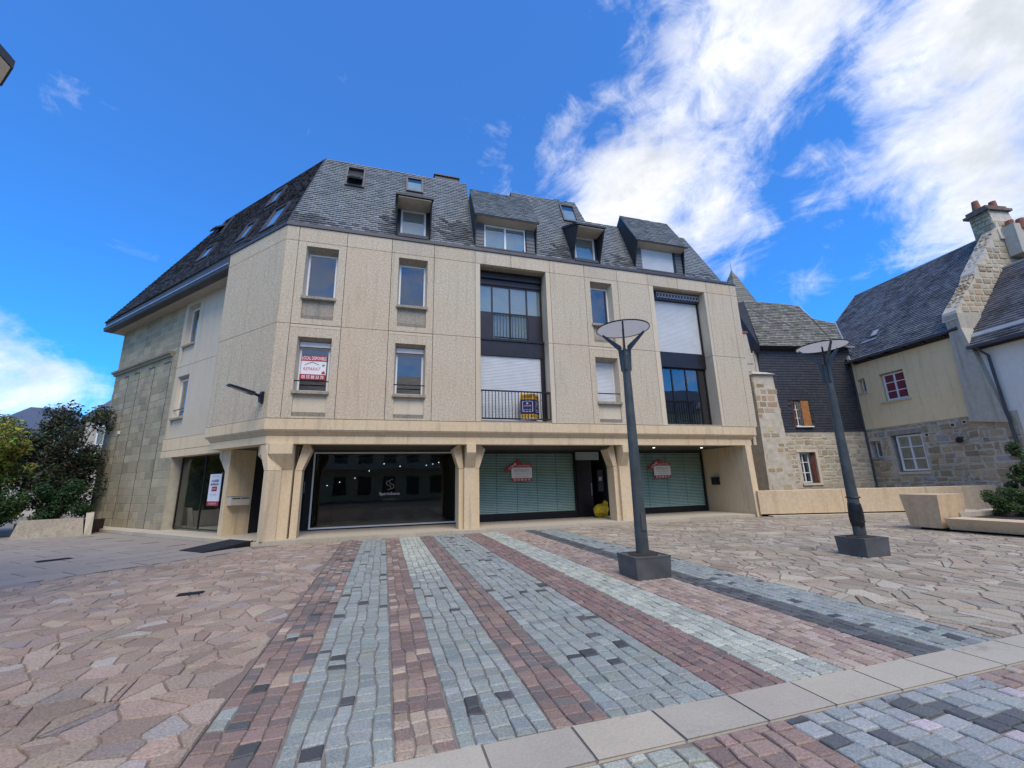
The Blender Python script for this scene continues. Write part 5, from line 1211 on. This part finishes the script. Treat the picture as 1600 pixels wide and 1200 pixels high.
mb = MB(DK); mb.box(5.95, 6.4, -.05, .65, 9.102, 9.2); mb.tube((6.15, .2, 9.2), (6.15, .2, 9.45), .12, .09, 10); mb.build('pot', 'terra', t)
t = thing('turret', (34.5, 15.5, 0), 'small pointed slate turret roof with a finial rising behind the right end of the building', 'turret')
cx, cy = 35.0, 15.0; mb = MB(); mb.lathe((cx, cy, 10), [(2.7, 0), (2.7, 4.2)], 8); mb.build('wall', 'render_grey', t); mb = MB(); mb.lathe((cx - .5, cy, 14.0), [(3.3, 0), (1.6, 3.3), (.75, 5.2), (.03, 6.9)], 8); mb.c = [(.13, .13, .115)] * len(mb.f); tr_ = mb.build('roof', 'slate_old', t)
sub(MB().tube((cx - .5, cy, 20.8), (cx - .5, cy, 21.9), .035, .01, 6).build('finial', 'zinc', None), tr_)
for q in range(26):
    r_ = 3.3 - q * .125 if q < 14 else 1.6 - (q - 13) * .1; z = 14 + q * .24
    mb = MB(); rr_ = (3.3 + (1.6 - 3.3) * (z - 14) / 3.3) if z < 17.3 else (1.6 + (.75 - 1.6) * (z - 17.3) / 1.9 if z < 19.2 else .75 * (1 - (z - 19.2) / 1.75)); mb.lathe((cx - .5, cy, z), [(rr_ + .05, 0), (rr_ - .03, .2)], 8); mb.c = [jit((.13, .13, .115), .3)] * len(mb.f); sub(mb.build('slate_course', 'slate_old', None), tr_)

# ================================================================== CREAM HOUSE
H2 = thing('cream_house', CR((2.5, 2, 0)), 'cream rendered house on a rubble stone ground floor with a red curtained window', 'house')
rw = (1.42, 2.52, 5.12, 6.44); sw_ = (.26, .56, 5.80, 6.50); bw = (1.42, 2.62, 1.66, 3.34); sl_ = (.22, .62, 2.40, 3.18)
holes2 = [(1.34, 2.54, 5.08, 6.50), (.16, .58, 5.78, 6.52), (1.20, 2.64, 1.62, 3.38), (.1, .64, 2.38, 3.20)]
mb = MB(CR); wall_holes(mb, 0.0, 5.2, 3.83, 7.9, holes2, -.03, .35); mb.build('rendered_wall', 'render_cream', H2)
mb = MB(CR); wall_holes(mb, 0.0, 6.2, -.5, 3.828, holes2, .0, .35); st = mb.build('stone_wall', 'mortar_pale', H2)
RB3 = RB * 3 + [(.34, .33, .30), (.36, .27, .20), (.31, .30, .29)]
stones('stone', CR, .03, 6.15, .65, 3.80, .0, st, 'rubble', RB3, hh=(.13, .34), ww=(.16, .62), gap=.036, holes=[(bw[0] - .34, bw[1] + .14, bw[2] - .18, bw[3] + .25), (.05, .72, 2.28, 3.3)], proud=(.0, .035), rough=.045)
bx('lintel', 'agg_dirty', H2, bw[0] - .32, bw[1] + .2, -.02, .1, 3.38, 3.60, CR)
frame_window(CR, *rw, .10, H2, mullions=(1.97,), bars=(5.56, 6.0), fw=.07, backing='redcurt', bb=.045); bx('window_sill', 'agg_smooth', H2, 1.22, 2.66, -.12, .3, 5.0, 5.078, CR)
frame_window(CR, *sw_, .14, H2, fw=.05); bx('window_sill', 'agg_smooth', H2, .12, .62, -.1, .3, 5.70, 5.778, CR)
frame_window(CR, *bw, .06, H2, mullions=(2.02,), bars=(2.22, 2.78), fw=.08, backing='grey_curtain', bb=.06); bx('window_sill', 'agg_smooth', H2, 1.28, 2.66, -.09, .3, 1.50, 1.618, CR)
frame_window(CR, *sl_, .2, H2, fw=.05); bx('window_sill', 'agg_dirty', H2, .08, .68, -.08, .3, 2.29, 2.378, CR)
bx('corner_pipe', 'zinc', H2, -.04, .06, -.12, -.03, .5, 7.4, CR)
t = thing('wall_light', CR((4.22, -.1, 2.9)), 'small black round floodlight on the rubble wall of the cream house', 'wall lamp')
MB(CR).tube((4.2, -.0, 2.98), (4.2, -.12, 2.95), .03, .03, 8).build('bracket', 'black', t); MB(CR).tube((4.14, -.08, 2.93), (4.25, -.26, 2.86), .10, .12, 14).build('lamp_head', 'black', t)
for (u, z, s_) in ((2.9, 3.25, .09), (4.0, 3.55, .10), (4.45, 3.62, .09)): bx('vent', 'agg_smooth', H2, u - s_, u + s_, -.045, .0, z - s_, z + s_, CR); bx('vent_grille', 'room', H2, u - s_ * .6, u + s_ * .6, -.05, -.0455, z - s_ * .6, z + s_ * .6, CR)
A50 = R(50); EZ = 7.55; SC_ = slope_of(CR, -.32, EZ, A50); vc = lambda z: (z - EZ) / math.sin(A50)
# roof polygon (along, height): valley on the left, hip up to the ridge
pr_ = [(.25, vc(7.55)), (5.3, vc(7.5)), (4.9, vc(12.65)), (-2.42, vc(12.82)), (-2.82, vc(11.0))]
rb = MB(SC_); rb.hexa([(x, .35, z) for x, z in pr_], [(x, .015, z) for x, z in pr_]); H2r = rb.build('roof', 'roofcore', H2)
slates('slate', SC_, [region_ccw(pr_)], H2r, 'slate_mott', .26, .15, base=(.105, .11, .12), var=.38, lift=.022, limit=300, holes=[(.75, 1.2, vc(8.7), vc(9.15))])
for a, b, m_, w_ in (((.25, -.02, vc(7.55)), (-2.82, -.02, vc(11.0)), 'zinc_light', .10), ((-2.82, 0, vc(11.0)), (-2.42, 0, vc(12.82)), 'zinc_light', .04), ((-2.42, 0, vc(12.82)), (4.9, 0, vc(12.65)), 'zinc_light', .04)): sub(MB().tube(SC_(a), SC_(b), w_, w_, 6).build('flashing', m_, None), H2r)
S_ = MB(SC_); wall_holes(S_, .75, 1.2, vc(8.7), vc(9.2), [(.8, 1.15, vc(8.76), vc(9.14))], -.06, .03); S_ = sub(S_.build('skylight', 'zinc', None), H2r); bx('skylight_pane', 'frost', H2r, .8, 1.15, -.03, -.02, vc(8.76), vc(9.14), SC_); bx('skylight_flashing', 'zinc_light', H2r, .45, 1.25, -.05, -.03, vc(8.45), vc(8.55), SC_)
mb = MB(CR); mb.prism_x([(-.42, 7.44), (-.42, 7.52), (-.30, 7.54), (-.30, 7.44)], -.2, 4.9); mb.build('gutter', 'zinc', H2)
for k in range(6): u = .4 + k * .85; bx('rafter_end', 'brownframe', H2, u, u + .1, -.3, -.03, 7.34, 7.43, CR)
mb = MB(CR); mb.box(-.03, 12.5, 7.9, 8.1, 0, 7.5); mb.box(.0, .25, .35, 7.9, -.5, 7.6); mb.build('rear_wall', 'render_grey', H2)
# back slope so that the roof is closed behind the ridge
mb = MB(CR); mb.poly([(4.9, 3.95, 12.62), (-2.42, 4.1, 12.8), (-2.42, 8.1, 7.9), (4.9, 8.1, 7.9)]); mb.build('back_slope', 'roofcore', H2)
# parapet wall with stepped crest and chimney
t = thing('stone_parapet', CR((5.2, 1, 0)), 'weathered stone gable parapet topped by a ruined looking chimney between the two slate roofs', 'parapet wall')
mb = MB(CR); mb.hexa([(4.72, -.16, 3.6), (5.95, -.16, 3.4), (5.85, .3, 3.4), (4.72, .3, 3.6)], [(4.95, -.30, 7.5), (5.42, -.30, 7.5), (5.42, .3, 7.5), (4.95, .3, 7.5)]); mb.build('plaster_flare', 'render_grey', t)
mb = MB(CR); mb.hexa([(4.95, -.30, 7.502), (5.42, -.30, 7.502), (5.42, .8, 7.502), (4.95, .8, 7.502)], [(4.98, -.42, 8.15), (5.5, -.42, 8.15), (5.5, .8, 8.15), (4.98, .8, 8.15)]); mb.build('kneeler', 'render_grey', t)
pw = MB(CR); pw.prism_x([(-.40, 7.9), (-.3, 8.3), (1.15, 9.85), (1.25, 10.2), (3.2, 12.5), (3.3, 12.9), (4.6, 12.9), (5.0, 11.3), (4.9, 7.9)][::-1], 4.88, 5.42); pwo = pw.build('core', 'mortar_pale', t)
# face stones on the sloping crest and on the side toward the white house
rr = random.Random(4); P = []
LS = math.hypot(3.6, 4.4); SP = slope_of(CR, -.36, 8.1, math.atan2(4.4, 3.55))
stones('stone', SP, 4.88, 5.42, .1, 5.5, .0, pwo, 'rubble', RBP + RB, hh=(.16, .28), ww=(.14, .3), gap=.035, proud=(.03, .07), rough=.03)
SW = Fr(CR((5.42, 0, 0)), CR.y, -CR.x)
stones('stone', SW, 0.0, 4.7, 8.2, 12.9, 0, pwo, 'rubble', RBP + RB, hh=(.2, .32), ww=(.25, .5), gap=.04, region=lambda u, z: z < 8.1 + (u + .3) * 1.22)
CHM = MB(CR); CHM.hexa([(4.62, 3.2, 11.9), (5.5, 3.2, 11.9), (5.5, 4.5, 11.9), (4.62, 4.5, 11.9)], [(4.55, 3.25, 13.5), (5.3, 3.25, 13.5), (5.3, 4.4, 13.5), (4.55, 4.4, 13.5)]); cho = CHM.build('chimney', 'mortar_pale', t)
CF = Fr(CR((0, 3.2, 0)), CR.x, CR.y); stones('stone', CF, 4.58, 5.4, 12.0, 13.5, .0, cho, 'rubble', RB, hh=(.18, .28), ww=(.2, .4), gap=.03)
mb = MB(CR); mb.box(4.42, 5.42, 3.1, 4.5, 13.502, 13.62); mb.box(4.5, 5.3, 3.2, 4.4, 13.622, 13.8); mb.build('chimney_cap', 'capstone', t)
mb = MB(CR); mb.tube((4.8, 3.5, 13.8), (4.8, 3.5, 14.35), .17, .12, 12); mb.tube((5.1, 4.0, 13.8), (5.1, 4.0, 14.15), .15, .13, 12); mb.build('chimney_pot', 'terra', t)
mb = MB(CR); mb.box(5.45, 5.9, 3.4, 4.2, 11, 12.45); mb.build('lower_stack', 'render_grey', t); mb = MB(CR); mb.tube((5.62, 3.7, 12.45), (5.62, 3.7, 12.75), .16, .14, 10); mb.tube((5.85, 3.9, 12.2), (5.85, 3.9, 12.7), .16, .14, 10); mb.build('lower_pot', 'terra', t)
# ================================================================== WHITE HOUSE
H3 = thing('white_house', CR((8, 2, 0)), 'white rendered house with a drainpipe, cut by the right edge of the picture', 'house')
bx('wall', 'render_white', H3, 5.45, 12.5, .02, .3, -.5, 7.2, CR); EZ3 = 6.62; SWH = slope_of(CR, -.34, EZ3, A50); vw = lambda z: (z - EZ3) / math.sin(A50)
rb = MB(SWH); pw_ = [(5.42, 0), (12.6, 0), (12.6, vw(10.43)), (5.42, vw(10.43))]; rb.hexa([(x, .3, z) for x, z in pw_], [(x, .015, z) for x, z in pw_]); H3r = rb.build('roof', 'roofcore', H3)
slates('slate', SWH, [pw_], H3r, 'slate_mott', .26, .15, base=(.10, .105, .115), var=.35, lift=.022, limit=250)
sub(MB().tube(SWH((5.45, 0, vw(10.43))), SWH((12.6, 0, vw(10.43))), .05, .05, 6).build('ridge_flashing', 'zinc_light', None), H3r)
mb = MB(CR); mb.prism_x([(-.46, 6.50), (-.46, 6.60), (-.33, 6.60), (-.33, 6.50)], 5.5, 12.6); mb.build('gutter', 'zinc', H3)
mb = MB(CR); mb.tube((5.75, -.38, 6.5), (5.9, -.12, 6.15), .045, .045, 10); mb.tube((5.9, -.10, 6.15), (6.02, -.10, .8), .05, .05, 10); mb.build('downpipe', 'zinc', H3)
mb = MB(CR); mb.box(5.46, 12.4, 7.9, 8.0, 0, 7); mb.box(12.4, 12.5, .3, 8, -.5, 8); mb.build('rear_wall', 'render_grey', H3)
mb = MB(CR); mb.poly([(5.44, 2.88, 10.43), (12.6, 2.88, 10.43), (12.6, 8, 6.6), (5.44, 8, 6.6)]); mb.build('back_slope', 'roofcore', H3)

# ================================================================== FAR LEFT HOUSES
FL = Fr((-20.3, 24.3, 0), (.866, .5), (-.5, .866))
def far_house(x0, x1, ze, zr, y0, label, hip=0):
    t = thing('far_house', FL(((x0 + x1) / 2, y0 + 2, 0)), label, 'house')
    bx('wall', 'render_grey', t, x0, x1, y0, y0 + 7, 0, ze, FL)
    mb = MB(FL); mb.hexa([(x0 - .3, y0 - .3, ze), (x1 + .3, y0 - .3, ze), (x1 + .3, y0 + 7.3, ze), (x0 - .3, y0 + 7.3, ze)], [(x0 + hip, y0 + 3.2, zr), (x1 - hip * .4, y0 + 3.2, zr), (x1 - hip * .4, y0 + 3.8, zr), (x0 + hip, y0 + 3.8, zr)]); mb.c = [(.085, .095, .115)] * len(mb.f); r_ = mb.build('roof', 'slate', t)
    nn2 = int((x1 - x0) / 2.2)
    for k in range(max(1, nn2)):
        x = x0 + 1.1 + k * 2.2
        for z in (ze - 2.1,): frame_window(FL, x - .45, x + .45, z, z + 1.5, y0 - .05, t, mullions=(x,), fw=.08, bb=.065)
    return t, r_
t, r_ = far_house(-2.5, 2.2, 6.2, 8.3, 2.0, 'slate roofed house half hidden behind the left trees', 1.6)
S_ = slope_of(FL, 1.7, 6.2, math.atan2(2.1, 3.5)); bx('skylight', 'zinc_light', r_, .2, .9, -.08, .02, 1.6, 2.2, S_); bx('roof_patch', 'greyp', r_, 1.4, 1.55, -.06, .02, 2.9, 3.1, S_)
far_house(2.3, 9, 7.2, 10.6, .3, 'taller slate roofed house touching the left end of the building', 2.6)
# ================================================================== EAVE CORNER AT TOP LEFT
t = thing('neighbouring_house', (-5, -8.5, 0), 'corner of a neighbouring eave poking in at the top left edge', 'house')
ev = [(-2.22, -6.96), (-2.95, -6.18), (-9, -9.5), (-9, -14), (-2.0, -14.0)]
ev = [(-2.222, -6.958), (-2.62, -6.55), (-9.5, -6.5), (-9.5, -14), (-2.216, -14)]
mb = MB(); mb.prism(ev, 7.80, 7.81); mb.build('eave_soffit', 'render_white', t); mb = MB(); mb.prism([(x + (.02 if x > -5 else 0), y + (.02 if y > -8 else 0)) for x, y in ev], 7.812, 7.95); mb.build('fascia', 'brownframe', t)
bx('wall', 'render_cream', t, -9.3, -3.3, -13.8, -7.6, 0, 7.8); mb = MB(); mb.hexa([(-9.5, -14, 7.951), (-2.2, -14, 7.951), (-2.2, -7, 7.951), (-9.5, -6.5, 7.951)], [(-7, -12, 9.6), (-5, -12, 9.6), (-5, -9, 9.6), (-7, -9, 9.6)]); mb.build('roof', 'roofcore', t)
# ================================================================== BUILDING ACROSS THE SQUARE (seen mirrored in the shop glass)
t = thing('opposite_building', (6, -33, 0), 'pale building across the square behind the viewer, seen only mirrored in the shop windows', 'building')
OP = Fr((0, -31, 0), (-1, 0), (0, -1)); ow = []
for k in range(-24, 7):
    for z in (.6, 4.0, 7.0): ow.append((-k * 0 + k * 2.6 + .5, k * 2.6 + 1.9, z, z + (2.0 if z < 1 else 1.6)))
mb = MB(OP); wall_holes(mb, -64, 20, 0, 10, ow, 0, .3); mb.build('wall', 'render_cream', t)
for h in ow: bx('window', 'dark', t, h[0], h[1], .15, .2, h[2], h[3], OP)
bx('balcony_slab', 'white', t, -24, 18, -1.1, 0, 3.4, 3.55, OP)
ra = bx('balcony_rail', 'white', t, -24, 18, -1.1, -1.05, 4.5, 4.56, OP)
for k in range(60): x = -24 + k * .7; sub(MB(OP).tube((x, -1.07, 3.55), (x + .7, -1.07, 4.5), .02, .02, 4).tube((x + .7, -1.07, 3.55), (x, -1.07, 4.5), .02, .02, 4).build('lattice', 'white', None), ra)
mb = MB(OP); mb.prism_x([(-.5, 10), (4, 14), (9, 10)], -64.5, 20.5); mb.c = [(.1, .1, .12)] * len(mb.f); mb.build('roof', 'slate', t)
